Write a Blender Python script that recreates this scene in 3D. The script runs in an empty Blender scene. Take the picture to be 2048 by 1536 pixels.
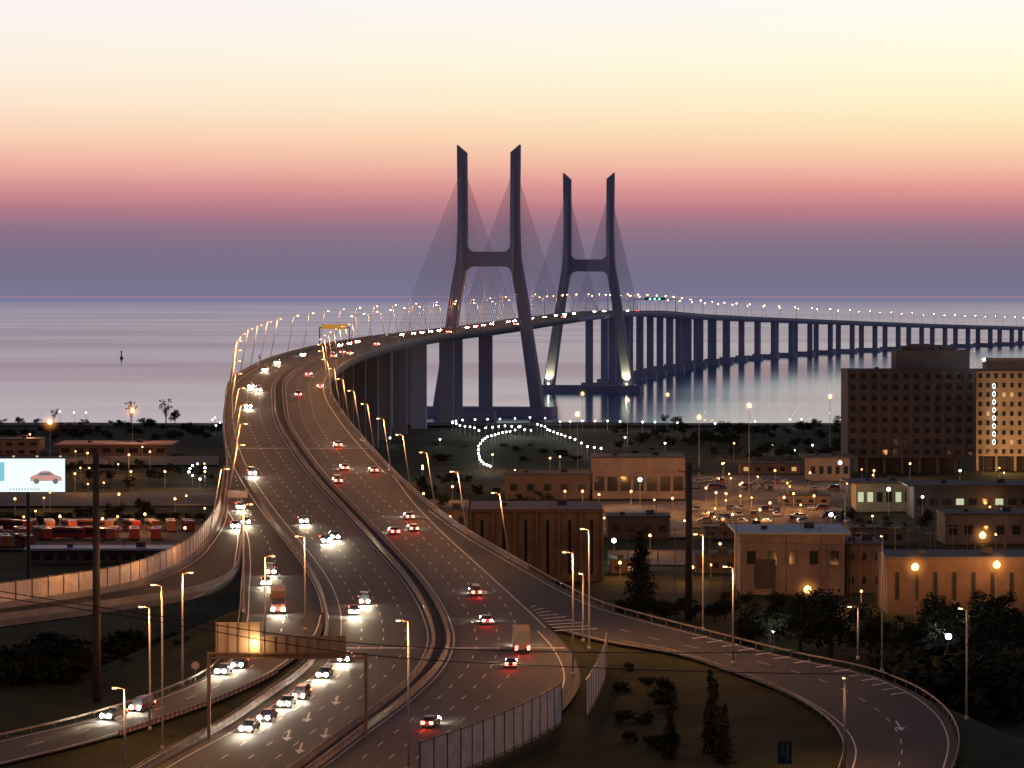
import bpy, math, random
import numpy as np
random.seed(7)
D=bpy.data; SC=bpy.context.scene; COL=SC.collection
F=6900.0; H=69.0; P=math.atan(183/6900); CP,SP=math.cos(P),math.sin(P)
# ---------------------------------------------------------------- survey helpers
def ray(px,py):
    u=(px-1024)/F; v=(768-py)/F; d=CP+v*SP
    return u/d,(v*CP-SP)/d
def at_z(px,py,z):
    a,b=ray(px,py); Y=(z-H)/b; return (a*Y,Y,z)
def at_Y(px,py,Y):
    a,b=ray(px,py); return (a*Y,Y,H+b*Y)
def herm(xs,ys):
    xs=np.array(xs,float); ys=np.array(ys,float); m=np.gradient(ys,xs)
    def f(x):
        if x<=xs[0]: return ys[0]+m[0]*(x-xs[0])
        if x>=xs[-1]: return ys[-1]+m[-1]*(x-xs[-1])
        i=int(np.searchsorted(xs,x)-1); h=xs[i+1]-xs[i]; t=(x-xs[i])/h
        return ((2*t**3-3*t*t+1)*ys[i]+(t**3-2*t*t+t)*h*m[i]+(-2*t**3+3*t*t)*ys[i+1]+(t**3-t*t)*h*m[i+1])
    return f
R=herm([400,450,700,950,1050,1200,1400,1650,1930,2150,2380,2750,3174,3749,4534,5400],
       [5.2,8,22,35.8,40.2,43.4,45.6,47.4,49.6,52.2,54.3,53.6,48,39,23,14])
def on_road(px,py):
    a,b=ray(px,py); lo,hi=250.,6000.
    for _ in range(50):
        m=(lo+hi)/2
        if H+b*m>R(m): lo=m
        else: hi=m
    return (a*lo,lo,R(lo))
def py_of(Y):
    b=(R(Y)-H)/Y; v=(b*CP+SP)/(CP-b*SP); return 768-v*F
def edge_px(pts):
    pts=sorted(pts,key=lambda p:p[1]); f=herm([p[1] for p in pts],[p[0] for p in pts])
    def g(Y):
        py=py_of(Y); return ray(f(py),py)[0]*Y
    return g
medF=herm([900,989,1050,1200,1400,1650,1930,2380,2750,3174,3749,4534,5400],
          [-57,-66.5,-71,-73.7,-69,-52,-12.9,53,102,165,313,673,1130])
def far_off(Y): 
    s=(medF(Y+2)-medF(Y-2))/4; return 15.5*math.sqrt(1+s*s)
def blend(near,far):
    def g(Y):
        t=min(1,max(0,(Y-930)/100)); t=t*t*(3-2*t)
        if t<=0: return near(Y)
        if t>=1: return far(Y)
        return near(Y)*(1-t)+far(Y)*t
    return g
M=blend(edge_px([(520,1600),(600,1545),(700,1470),(800,1395),(860,1335),(882,1280),(872,1235),(835,1170),(775,1100),(700,1020),(640,955),(598,900),(568,850),(555,800),(556,770)]),medF)
RE=blend(edge_px([(665,800),(700,850),(738,895),(790,950),(850,1005),(930,1065),(1040,1130),(1120,1175),(1200,1213),(1400,1268),(1600,1318),(1720,1343),(1810,1375),(1880,1420),(1912,1470),(1905,1536),(1860,1620)]),lambda Y:medF(Y)+far_off(Y))
AR=blend(edge_px([(665,800),(700,850),(738,895),(790,950),(832,1005),(885,1060),(962,1130),(1045,1205),(1098,1255),(1142,1305),(1160,1365),(1115,1430),(1000,1500),(880,1550),(760,1610)]),lambda Y:medF(Y)+far_off(Y))
FL=edge_px([(1045,1205),(1125,1262),(1200,1282),(1330,1304),(1450,1340),(1560,1382),(1650,1435),(1692,1490),(1684,1545),(1645,1620)])
BL=blend(edge_px([(449,800),(452,850),(463,900),(485,950),(520,1005),(560,1058),(605,1115),(640,1170),(657,1225),(655,1275),(620,1335),(540,1395),(450,1455),(330,1520),(280,1550),(180,1610)]),lambda Y:medF(Y)-far_off(Y))
CR=edge_px([(655,1225),(640,1270),(600,1310),(545,1348),(440,1398),(330,1438),(200,1480),(0,1530),(-60,1545),(-300,1610)])
CL=edge_px([(449,800),(447,850),(452,900),(455,950),(450,1000),(482,1060),(490,1120),(487,1180),(483,1240),(466,1300),(400,1358),(300,1400),(150,1445),(0,1480),(-150,1515),(-420,1600)])
LE=blend(edge_px([(449,800),(447,850),(452,900),(455,950),(450,1000),(440,1050),(418,1085),(385,1120),(330,1150),(240,1180),(120,1200),(0,1217),(-150,1238),(-350,1262)]),lambda Y:medF(Y)-far_off(Y))
ER=edge_px([(450,1000),(482,1060),(480,1110),(472,1140),(440,1166),(360,1190),(240,1208),(120,1224),(0,1240),(-150,1262),(-350,1290)])
def Yof(py): return on_road(1024,py)[1]
# ---------------------------------------------------------------- materials
def srgb(r,g,b):
    return tuple(((c/255)/12.92 if c/255<.04045 else ((c/255+.055)/1.055)**2.4) for c in (r,g,b))+(1,)
def mat(name,col,rough=.8,metal=0,noise=0,scale=1.,col2=None,bump=0,stretch=None,detail=4,spec=.3):
    m=D.materials.new(name); m.use_nodes=True; nt=m.node_tree; b=nt.nodes['Principled BSDF']
    b.inputs['Base Color'].default_value=tuple(col[:3])+(1,); b.inputs['Roughness'].default_value=rough; b.inputs['Metallic'].default_value=metal
    b.inputs['Specular IOR Level'].default_value=spec
    if noise or col2:
        tc=nt.nodes.new('ShaderNodeTexCoord'); mp=nt.nodes.new('ShaderNodeMapping'); n=nt.nodes.new('ShaderNodeTexNoise')
        mp.inputs['Scale'].default_value=stretch or (1,1,1)
        n.inputs['Scale'].default_value=scale; n.inputs['Detail'].default_value=detail; n.inputs['Roughness'].default_value=.65
        cr=nt.nodes.new('ShaderNodeValToRGB'); cr.color_ramp.elements[0].position=.3; cr.color_ramp.elements[1].position=.7
        c2=col2 or tuple(c*(1-noise) for c in col[:3])
        cr.color_ramp.elements[0].color=tuple(c2[:3])+(1,); cr.color_ramp.elements[1].color=tuple(col[:3])+(1,)
        nt.links.new(tc.outputs['Object'],mp.inputs[0]); nt.links.new(mp.outputs[0],n.inputs['Vector'])
        nt.links.new(n.outputs['Fac'],cr.inputs[0]); nt.links.new(cr.outputs[0],b.inputs['Base Color'])
        if bump:
            bp=nt.nodes.new('ShaderNodeBump'); bp.inputs['Strength'].default_value=bump; bp.inputs['Distance'].default_value=.3
            nt.links.new(n.outputs['Fac'],bp.inputs['Height']); nt.links.new(bp.outputs[0],b.inputs['Normal'])
    return m
def emis(name,col,s):
    m=D.materials.new(name); m.use_nodes=True; nt=m.node_tree; b=nt.nodes['Principled BSDF']
    b.inputs['Base Color'].default_value=(.02,.02,.02,1); b.inputs['Emission Color'].default_value=tuple(col[:3])+(1,); b.inputs['Emission Strength'].default_value=s
    try: m.cycles.emission_sampling='NONE'
    except Exception: pass
    return m
asph=mat('asphalt',(.058,.049,.045),.78,0,1,.22,(.025,.0215,.020),.1,(1,.10,1),8)
asph2=mat('asphalt_ramp',(.040,.035,.033),.85,0,1,.3,(.021,.018,.0175),.1,(1,.3,1),8)
white=mat('road_paint',(.66,.6,.52),.6,0,1,1.5,(.30,.27,.24))
conc=mat('concrete',(.27,.25,.24),.85,0,1,.25,(.17,.155,.15),.1)
concd=mat('concrete_dark',(.15,.145,.165),.9,0,1,.12,(.09,.088,.10),.1,(1,1,.25))
barr=mat('barrier_concrete',(.30,.25,.21),.85,0,1,.6,(.13,.11,.10))
towm=mat('tower_concrete',(.26,.255,.33),.85,0,1,.08,(.20,.197,.265),0,(1,1,.2))  # lightened and blued to imitate haze over the distance
steel=mat('galvanised_steel',(.46,.42,.37),.5,.3,1,2,(.34,.31,.28))
railm=mat('guardrail_steel',(.26,.22,.19),.6,.2,1,.5,(.13,.11,.095))
gant=mat('gantry_steel',(.13,.085,.06),.6,.1,1,1,(.08,.055,.04))
dark=mat('dark_steel',(.03,.03,.033),.6)
cabm=mat('cable_sheath',(.42,.39,.46),.6)
grass=mat('grass_ground',(.046,.046,.019),.95,0,1,.06,(.010,.012,.005),.5,None,14,.05)
glass=mat('dark_glass',(.02,.022,.026),.12)
tyre=mat('tyre_rubber',(.015,.015,.015),.9)
leaf=mat('leaf_dark',(.030,.036,.016),.9,0,1,.8,(.010,.013,.006),spec=.1)
bark=mat('bark',(.05,.035,.027),.9,0,.4,3)
em_near=emis('lamp_orange_near',(1,.62,.26),6); em_or=emis('lamp_orange',(1,.62,.22),34); em_big=emis('flood_orange',(1,.50,.13),6.5); em_s=emis('small_orange',(1,.46,.12),9); em_w=emis('lamp_white',(.85,.95,1),24)
em_head=emis('headlight_glow',(1,.93,.72),320); em_tail=emis('taillight_glow',(1,.04,.025),85)
em_win=emis('lit_window',(1,.56,.22),.6); em_winw=emis('lit_window_white',(.9,.95,.62),.6)
em_green=emis('green_signal',(.05,1,.25),40); em_amber=emis('amber_matrix',(.75,.34,.05),.6)
em_neon=emis('neon_white',(.8,1,1),3)
# added bloom halo around the strongest sodium lamps: an emissive ball fading with radius
halom=D.materials.new('lamp_halo'); halom.use_nodes=True; nt=halom.node_tree
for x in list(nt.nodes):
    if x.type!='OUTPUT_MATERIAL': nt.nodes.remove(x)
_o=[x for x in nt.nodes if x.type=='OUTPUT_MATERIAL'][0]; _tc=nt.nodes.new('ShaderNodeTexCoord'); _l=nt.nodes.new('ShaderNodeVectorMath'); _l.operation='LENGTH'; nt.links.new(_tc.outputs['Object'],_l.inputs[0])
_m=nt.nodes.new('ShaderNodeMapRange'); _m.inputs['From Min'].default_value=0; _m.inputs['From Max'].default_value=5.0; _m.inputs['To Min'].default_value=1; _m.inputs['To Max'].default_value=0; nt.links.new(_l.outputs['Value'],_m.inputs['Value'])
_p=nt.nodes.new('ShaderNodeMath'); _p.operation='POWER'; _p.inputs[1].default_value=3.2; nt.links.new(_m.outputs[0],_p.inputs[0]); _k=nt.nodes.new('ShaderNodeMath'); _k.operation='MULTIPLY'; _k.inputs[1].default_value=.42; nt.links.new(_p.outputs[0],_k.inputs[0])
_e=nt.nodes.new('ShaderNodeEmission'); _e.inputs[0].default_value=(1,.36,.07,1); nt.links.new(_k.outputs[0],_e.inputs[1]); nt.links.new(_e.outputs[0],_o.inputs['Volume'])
halom.cycles.emission_sampling='NONE'
# ---------------------------------------------------------------- mesh builder
class MB:
    def __init__(s): s.v=[]; s.f=[]; s.m=[]
    def add(s,vs,fs,mi=0):
        o=len(s.v); s.v+= [tuple(map(float,v)) for v in vs]; s.f+=[tuple(i+o for i in f) for f in fs]; s.m+=[mi]*len(fs); return s
    def box(s,c,d,rz=0,mi=0,top=1.0):
        x,y,z=d[0]/2,d[1]/2,d[2]/2; cs,sn=math.cos(rz),math.sin(rz); vs=[]
        for k in (-1,1):
            t=top if k>0 else 1
            for (i,j) in ((-1,-1),(1,-1),(1,1),(-1,1)):
                a,b=i*x*t,j*y*t; vs.append((c[0]+a*cs-b*sn,c[1]+a*sn+b*cs,c[2]+k*z))
        return s.add(vs,[(3,2,1,0),(4,5,6,7),(0,1,5,4),(1,2,6,5),(2,3,7,6),(3,0,4,7)],mi)
    def cyl(s,p0,p1,r0,r1=None,n=8,mi=0):
        if r1 is None: r1=r0
        p0=np.array(p0,float); p1=np.array(p1,float); d=p1-p0; d/=np.linalg.norm(d)
        a=np.array([0,0,1.]) if abs(d[2])<.9 else np.array([1.,0,0]); u=np.cross(a,d); u/=np.linalg.norm(u); w=np.cross(d,u); vs=[]
        for p,r in ((p0,r0),(p1,r1)):
            for i in range(n):
                t=2*math.pi*i/n; vs.append(p+u*math.cos(t)*r+w*math.sin(t)*r)
        fs=[(i,(i+1)%n,n+(i+1)%n,n+i) for i in range(n)]+[tuple(range(n-1,-1,-1)),tuple(range(n,2*n))]
        return s.add(vs,fs,mi)
    def ball(s,c,r,mi=0,n=8,m=6,sq=1):
        vs=[(c[0],c[1],c[2]-r*sq)]
        for j in range(1,m):
            ph=-math.pi/2+math.pi*j/m
            for i in range(n):
                t=2*math.pi*i/n; vs.append((c[0]+r*math.cos(ph)*math.cos(t),c[1]+r*math.cos(ph)*math.sin(t),c[2]+r*sq*math.sin(ph)))
        vs.append((c[0],c[1],c[2]+r*sq)); L=len(vs)-1; fs=[(0,1+(i+1)%n,1+i) for i in range(n)]
        for j in range(m-2):
            for i in range(n): a=1+j*n; fs.append((a+i,a+(i+1)%n,a+n+(i+1)%n,a+n+i))
        a=1+(m-2)*n; fs+=[(a+i,a+(i+1)%n,L) for i in range(n)]
        return s.add(vs,fs,mi)
    def prism(s,poly,y0,y1,mi=0):
        n=len(poly); vs=[(p[0],y0,p[1]) for p in poly]+[(p[0],y1,p[1]) for p in poly]
        return s.add(vs,[tuple(range(n)),tuple(range(2*n-1,n-1,-1))]+[(i,n+i,n+(i+1)%n,(i+1)%n) for i in range(n)],mi)
    def sweep(s,path,sec,mi=0):
        path=[np.array(p,float) for p in path]; n=len(sec); vs=[]
        for i,p in enumerate(path):
            t=path[min(i+1,len(path)-1)]-path[max(i-1,0)]; t=t/ (math.hypot(t[0],t[1])+1e-9); nx,ny=t[1],-t[0]
            for a,b in sec: vs.append((p[0]+nx*a,p[1]+ny*a,p[2]+b))
        fs=[]
        for i in range(len(path)-1):
            for k in range(n): fs.append((i*n+k,i*n+(k+1)%n,(i+1)*n+(k+1)%n,(i+1)*n+k))
        L=len(path)-1; fs+=[tuple(range(n)),tuple(L*n+k for k in range(n-1,-1,-1))]
        return s.add(vs,fs,mi)
    def build(s,name,mats,parent=None,off=(0,0,0),smooth=False):
        me=D.meshes.new(name); me.from_pydata([(v[0]-off[0],v[1]-off[1],v[2]-off[2]) for v in s.v],[],s.f)
        if not isinstance(mats,(list,tuple)): mats=[mats]
        for m in mats: me.materials.append(m)
        me.polygons.foreach_set('material_index',s.m)
        if smooth: me.polygons.foreach_set('use_smooth',[True]*len(s.f))
        me.update(); o=D.objects.new(name,me); COL.objects.link(o)
        if parent is not None: o.parent=parent
        return o
def tag(o,label=None,cat=None,group=None,kind=None):
    if label: o['label']=label
    if cat: o['category']=cat
    if group: o['group']=group
    if kind: o['kind']=kind
    return o
def empty(name,loc=(0,0,0),rz=0,label=None,cat=None,group=None,rx=0):
    o=D.objects.new(name,None); COL.objects.link(o); o.location=loc; o.rotation_euler=(rx,0,rz); o.empty_display_size=.5
    return tag(o,label,cat,group)
def dup(o,loc,rz=0,label=None,group=None,rx=0,scale=None,skip=()):
    r=o.copy(); COL.objects.link(r); r.location=loc; r.rotation_euler=(rx,0,rz)
    if scale: r.scale=scale
    if label: r['label']=label
    if group: r['group']=group
    for ch in list(o.children):
        if ch.name.split('.')[0] in skip: continue
        c=ch.copy(); COL.objects.link(c); c.parent=r
        for g in list(ch.children):
            d=g.copy(); COL.objects.link(d); d.parent=c
    return r
def killtree(o):
    for ch in list(o.children): killtree(ch)
    D.objects.remove(o)
def plight(name,e,col,loc,parent=None,r=.35,spot=None):
    l=D.lights.new(name,'SPOT' if spot else 'POINT'); l.energy=e; l.color=col; l.shadow_soft_size=r
    if spot: l.spot_size=math.radians(spot); l.spot_blend=.8
    o=D.objects.new(name,l); COL.objects.link(o); o.location=loc
    if parent is not None: o.parent=parent
    return o
ORG=(1,.42,.13)
# ---------------------------------------------------------------- camera
cam=D.cameras.new('camera'); cam.lens=F*36/2048; cam.sensor_width=36; cam.clip_start=1; cam.clip_end=200000
co=D.objects.new('camera',cam); COL.objects.link(co); co.location=(0,0,H); co.rotation_euler=(math.pi/2-P,0,0); SC.camera=co
SC.view_settings.view_transform='Standard'; SC.view_settings.look='None'; SC.view_settings.exposure=0
# ---------------------------------------------------------------- sky (world)
W=D.worlds.new("World"); SC.world=W; W.use_nodes=True; nt=W.node_tree; N=nt.nodes; L=nt.links
bg=N['Background']; tc=N.new('ShaderNodeTexCoord'); sep=N.new('ShaderNodeSeparateXYZ'); L.new(tc.outputs['Generated'],sep.inputs[0])
def mth(op,a,b=None,clamp=False):
    n=N.new('ShaderNodeMath'); n.operation=op; n.use_clamp=clamp
    for i,v in enumerate((a,b)):
        if v is None: continue
        if isinstance(v,(int,float)): n.inputs[i].default_value=v
        else: L.new(v,n.inputs[i])
    return n.outputs[0]
def ramp(fac,stops):
    n=N.new('ShaderNodeValToRGB'); e=n.color_ramp.elements
    e[0].position=stops[0][0]; e[0].color=stops[0][1]; e[1].position=stops[-1][0]; e[1].color=stops[-1][1]
    for p,c in stops[1:-1]: x=e.new(p); x.color=c
    L.new(fac,n.inputs[0]); return n.outputs[0]
def st(lst): return [((585-py)/6900/.09,srgb(*c)) for py,c in lst]
fz=mth('DIVIDE',sep.outputs['Z'],.09,True)
rc=ramp(fz,st([(585,(121,115,144)),(545,(119,112,136)),(500,(129,113,134)),(455,(155,117,135)),(418,(193,129,137)),(375,(229,156,148)),(330,(247,192,166)),(275,(254,222,180)),(210,(255,241,200)),(130,(255,251,220)),(60,(255,252,234)),(0,(254,250,244))]))
rl=ramp(fz,st([(585,(122,117,145)),(545,(119,112,137)),(500,(127,112,136)),(455,(146,115,136)),(418,(178,123,137)),(375,(212,146,147)),(330,(238,179,163)),(275,(250,208,181)),(210,(253,229,205)),(130,(253,240,224)),(60,(252,242,235)),(0,(250,242,244))]))
az=mth('DIVIDE',sep.outputs['X'],.3); az=mth('ADD',az,.5,True)
mx=N.new('ShaderNodeMix'); mx.data_type='RGBA'; L.new(az,mx.inputs['Factor']); L.new(rl,mx.inputs['A']); L.new(rc,mx.inputs['B'])
hz=mth('SUBTRACT',sep.outputs['Z'],.09); hz=mth('DIVIDE',hz,.5,True)
rh=ramp(hz,[(0,(1,.93,.86,1)),(.12,(.74,.70,.72,1)),(.35,(.26,.27,.36,1)),(.7,(.09,.11,.19,1)),(1,(.05,.065,.13,1))])
mx2=N.new('ShaderNodeMix'); mx2.data_type='RGBA'
upf=mth('SUBTRACT',sep.outputs['Z'],.085); upf=mth('DIVIDE',upf,.02,True)
L.new(upf,mx2.inputs['Factor']); L.new(mx.outputs['Result'],mx2.inputs['A']); L.new(rh,mx2.inputs['B'])
bk=mth('ADD',mth('MULTIPLY',sep.outputs['Y'],-1.2),.35,True)
mx3=N.new('ShaderNodeMix'); mx3.data_type='RGBA'; L.new(bk,mx3.inputs['Factor']); L.new(mx2.outputs['Result'],mx3.inputs['A']); mx3.inputs['B'].default_value=(.072,.074,.125,1)
L.new(mx3.outputs['Result'],bg.inputs[0]); bg.inputs[1].default_value=1
s=D.lights.new('twilight_fill','SUN'); s.energy=.06; s.angle=math.radians(30); s.color=(.75,.76,1); so=D.objects.new('twilight_fill',s); COL.objects.link(so); so.rotation_euler=(math.radians(50),0,math.radians(-25))  # soft bluish fill added from behind the camera for the tower faces
# ---------------------------------------------------------------- water
wm=D.materials.new('water'); wm.use_nodes=True; nt=wm.node_tree; nn=nt.nodes; LK=nt.links
for x in list(nn):
    if x.type!='OUTPUT_MATERIAL': nn.remove(x)
out=[x for x in nn if x.type=='OUTPUT_MATERIAL'][0]; gl=nn.new('ShaderNodeBsdfGlossy')
tcw=nn.new('ShaderNodeTexCoord'); mp=nn.new('ShaderNodeMapping'); mp.inputs['Scale'].default_value=(.0006,.0018,1); nz=nn.new('ShaderNodeTexNoise'); nz.inputs['Scale'].default_value=1; nz.inputs['Detail'].default_value=6; nz.inputs['Distortion'].default_value=.8
LK.new(tcw.outputs['Object'],mp.inputs[0]); LK.new(mp.outputs[0],nz.inputs['Vector'])
cr=nn.new('ShaderNodeValToRGB'); cr.color_ramp.elements[0].position=.3; cr.color_ramp.elements[1].position=.7; cr.color_ramp.elements[0].color=(.58,.69,.84,1); cr.color_ramp.elements[1].color=(.68,.78,.92,1)
LK.new(nz.outputs['Fac'],cr.inputs[0]); LK.new(cr.outputs[0],gl.inputs['Color'])
mr=nn.new('ShaderNodeMapRange'); mr.inputs['From Min'].default_value=.3; mr.inputs['From Max'].default_value=.7; mr.inputs['To Min'].default_value=.10; mr.inputs['To Max'].default_value=.135
LK.new(nz.outputs['Fac'],mr.inputs['Value']); LK.new(mr.outputs[0],gl.inputs['Roughness'])
mp2=nn.new('ShaderNodeMapping'); mp2.inputs['Scale'].default_value=(.05,.12,1); nz2=nn.new('ShaderNodeTexNoise'); nz2.inputs['Scale'].default_value=1; nz2.inputs['Detail'].default_value=4
LK.new(tcw.outputs['Object'],mp2.inputs[0]); LK.new(mp2.outputs[0],nz2.inputs['Vector']); bp=nn.new('ShaderNodeBump'); bp.inputs['Strength'].default_value=.05; bp.inputs['Distance'].default_value=.3
LK.new(nz2.outputs['Fac'],bp.inputs['Height']); LK.new(bp.outputs[0],gl.inputs['Normal'])
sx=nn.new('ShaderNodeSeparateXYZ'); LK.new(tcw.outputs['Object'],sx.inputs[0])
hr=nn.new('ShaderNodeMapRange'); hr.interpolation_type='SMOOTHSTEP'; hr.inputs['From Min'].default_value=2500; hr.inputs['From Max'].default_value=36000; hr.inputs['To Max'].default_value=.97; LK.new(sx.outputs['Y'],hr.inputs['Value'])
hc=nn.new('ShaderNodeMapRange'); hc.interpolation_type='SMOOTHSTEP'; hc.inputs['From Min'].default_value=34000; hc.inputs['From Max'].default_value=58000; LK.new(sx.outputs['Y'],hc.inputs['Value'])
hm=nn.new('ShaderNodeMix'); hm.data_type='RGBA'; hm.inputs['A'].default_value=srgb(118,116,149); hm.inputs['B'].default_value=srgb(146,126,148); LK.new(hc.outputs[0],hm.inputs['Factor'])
em=nn.new('ShaderNodeEmission'); LK.new(hm.outputs['Result'],em.inputs[0]); ms=nn.new('ShaderNodeMixShader'); LK.new(hr.outputs[0],ms.inputs[0]); LK.new(gl.outputs[0],ms.inputs[1]); LK.new(em.outputs[0],ms.inputs[2]); LK.new(ms.outputs[0],out.inputs[0])  # distance haze and pale horizon line painted in as emission
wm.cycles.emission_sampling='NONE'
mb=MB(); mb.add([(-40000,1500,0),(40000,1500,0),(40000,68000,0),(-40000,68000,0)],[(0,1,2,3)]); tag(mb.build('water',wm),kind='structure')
# ---------------------------------------------------------------- ground
def gz(x,Y):
    base=3+.25*math.sin(x*.05)+.25*math.sin(Y*.04+x*.02)
    if 1300<Y<1700: base+=3.0*max(0,1-((x-0)/90)**2)*math.sin((Y-1300)/400*math.pi)*(1 if -90<x<90 else 0)
    if Y>1745: base=base-(Y-1745)*.09
    if Y<640:
        yy=min(Y,590); r=R(max(yy,380))-.45
        l=CL(max(yy,400)); rr=RE(max(yy,400)) if yy>=400 else RE(400)
        d=max(0,l-x,x-rr); e=r-d*.42-max(0,Y-590)*.5
        base=max(base,e)
    return base
xs=np.concatenate([np.linspace(-1800,-150,24),np.linspace(-146,146,98),np.linspace(150,1800,24)])
ys=np.concatenate([np.linspace(60,370,14),np.linspace(376,700,82),np.linspace(710,1860,100)])
vs=[(x,Y,gz(x,Y)) for Y in ys for x in xs]; nx=len(xs)
fs=[(j*nx+i,j*nx+i+1,(j+1)*nx+i+1,(j+1)*nx+i) for j in range(len(ys)-1) for i in range(nx-1)]
mb=MB(); mb.add(vs,fs); tag(mb.build('ground',grass,smooth=True),kind='structure')
# ---------------------------------------------------------------- roads
def yrange(a,b):
    o=[];y=a
    while y<b: o.append(y); y+=4 if y<1000 else (10 if y<2000 else 25)
    o.append(b); return o
def ribbon(name,fl,fr,a,b,m,dz=0,n=3):
    mb=MB(); Y=yrange(a,b); vs=[]
    for y in Y:
        l,r=fl(y),fr(y); r=max(r,l+.01)
        for k in range(n+1): vs.append((l+(r-l)*k/n,y,R(y)+dz))
    mb.add(vs,[(j*(n+1)+i,j*(n+1)+i+1,(j+1)*(n+1)+i+1,(j+1)*(n+1)+i) for j in range(len(Y)-1) for i in range(n)])
    return tag(mb.build(name,m),kind='structure')
ribbon('road',BL,AR,405,5400,asph)
ribbon('slip_road',FL,RE,405,Yof(1205),asph2)
ribbon('slip_road',AR,RE,Yof(1205),Yof(950),asph2)
ribbon('slip_road',CL,CR,405,Yof(1228),asph2)
ribbon('slip_road',CL,BL,Yof(1228),Yof(850),asph2)
ribbon('ramp_road',LE,ER,Yof(1285),Yof(1000),asph2)
mk=MB()
def line(f,a,b,w=.2,dash=None,dz=.02):
    y=a
    while y<b:
        e=min(b,y+(dash[0] if dash else 4)); 
        mk.add([(f(y)-w/2,y,R(y)+dz),(f(y)+w/2,y,R(y)+dz),(f(e)+w/2,e,R(e)+dz),(f(e)-w/2,e,R(e)+dz)],[(0,1,2,3)])
        y=e if not dash else e+dash[1]
far=1350
line(lambda y:M(y)+2.1,405,far); line(lambda y:M(y)-2.1,405,far)
line(lambda y:AR(y)-2.4,405,Yof(1262)); line(lambda y:AR(y)-.6 if y<Yof(950) else AR(y)-2.0,Yof(1255),far,.22)
line(lambda y:BL(y)+2.0,405,far)
for k in (1,2,3):
    line(lambda y:M(y)+2.1+3.55*k,405,(far if k<3 else Yof(1000)),.17,(3,6)); line(lambda y:M(y)-2.1-3.55*k,405,(far if k<3 else Yof(930)),.17,(3,6))
line(lambda y:CL(y)+1.0,405,Yof(1060)); line(lambda y:CR(y)-1.0,405,Yof(1230)); line(lambda y:BL(y)-1.0,Yof(1225),Yof(900))
line(lambda y:(CL(y)+CR(y))/2,405,Yof(1230),.17,(3,6)); line(lambda y:(CL(y)+BL(y))/2,Yof(1225),Yof(950),.17,(3,6))
line(lambda y:RE(y)-1.2,405,Yof(1020)); line(lambda y:FL(y)+1.2,405,Yof(1262))
line(lambda y:(FL(y)+RE(y))/2,405,Yof(1250),.17,(3,5)); line(lambda y:LE(y)+.8,Yof(1280),Yof(1010)); line(lambda y:ER(y)-.8,Yof(1280),Yof(1010))
def cross(l,r,Y,w=.35): mk.add([(l,Y,R(Y)+.03),(r,Y,R(Y)+.03),(r,Y+w,R(Y+w)+.03),(l,Y+w,R(Y+w)+.03)],[(0,1,2,3)])
for py in (897,1297): cross(BL(Yof(py))+.6,M(Yof(py))-1.2,Yof(py),.8); cross(M(Yof(py))+1.2,AR(Yof(py))-.5,Yof(py),.8)
for k in range(9):
    y=Yof(1262)+k*3.2; l=AR(y)+.3; r=min(RE(y)-4.5,l+7-k*.75)
    if r>l: mk.add([(l,y,R(y)+.025),(l,y+.6,R(y+.6)+.025),(r,y+2.8,R(y+2.8)+.025),(r,y+2.2,R(y+2.2)+.025)],[(0,3,2,1)])
for k in range(14):
    y=Yof(1390)+k*4; l=RE(y)-4.2; mk.add([(l,y,R(y)+.025),(l+2.6,y+2,R(y+2)+.025),(l+2.6,y+2.6,R(y+2.6)+.025),(l,y+.6,R(y+.6)+.025)],[(0,1,2,3)])
for px,py in ((575,1475),(650,1470),(672,1404),(600,1500),(1800,1455),(615,1438)):
    x,Y,z=on_road(px,py); rd=lambda a,b:(x+a,Y+b,R(Y+b)+.03)
    mk.add([rd(-.15,0),rd(.15,0),rd(.15,5),rd(-.15,5)],[(0,1,2,3)]); mk.add([rd(-.75,0),rd(0,-2.6),rd(.75,0)],[(0,1,2)])
tag(mk.build('lane_markings',white),kind='structure')
# barriers
def path(f,a,b,dx=0,dz=0,st=None):
    Y=yrange(a,b) if not st else list(np.arange(a,b,st)); return [(f(y)+dx,y,R(y)+dz) for y in Y]
NJ=[(-.3,0),(-.28,.1),(-.12,.4),(-.1,.95),(.1,.95),(.12,.4),(.28,.1),(.3,0)]
tag(MB().sweep(path(M,405,2200,1.15),NJ).build('median_barrier',barr),'pale concrete safety barrier right of the central gap between the carriageways','barrier')
tag(MB().sweep(path(M,405,2200,-1.15),NJ).build('median_barrier',barr),'pale concrete safety barrier left of the central gap between the carriageways','barrier')
ribbon('median_strip',lambda y:M(y)-.8,lambda y:M(y)+.8,405,2200,asph2,.06,1)
tag(MB().sweep(path(BL,405,Yof(960),-.35),NJ).build('median_barrier',barr),'concrete barrier between the left carriageway and the collector lanes','barrier')
PR=[(-.2,-.1),(-.2,1.0),(.2,1.0),(.2,-.1)]
def rail_thing(name,label,f,a,b,dx,step,h=.8,cat='guardrail',mp_=None):
    mp_=mp_ or railm
    pts=path(f,a,b,dx); o=pts[0]; r=empty(name,o,0,label,cat)
    MB().sweep(pts,[(-.04,h-.28),(-.09,h-.18),(-.04,h-.08),(-.06,h),(.04,h),(.04,h-.28)]).build('rail',mp_,r,o)
    pb=None; acc=0; last=pts[0]; cnt=0
    for p in pts:
        acc+=math.dist(p,last); last=p
        if acc>=step and cnt<95:
            acc=0; cnt+=1
            if pb is None: pb=MB().box((0,0,h/2),(.12,.12,h)).build('post',mp_,r); pb.location=[p[i]-o[i] for i in range(3)]
            else: q=pb.copy(); COL.objects.link(q); q.parent=r; q.location=[p[i]-o[i] for i in range(3)]
    return r
rail_thing('guardrail','steel guardrail around the outer curve of the right slip road',RE,405,Yof(1140),.25,3.5,1.0)
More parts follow.
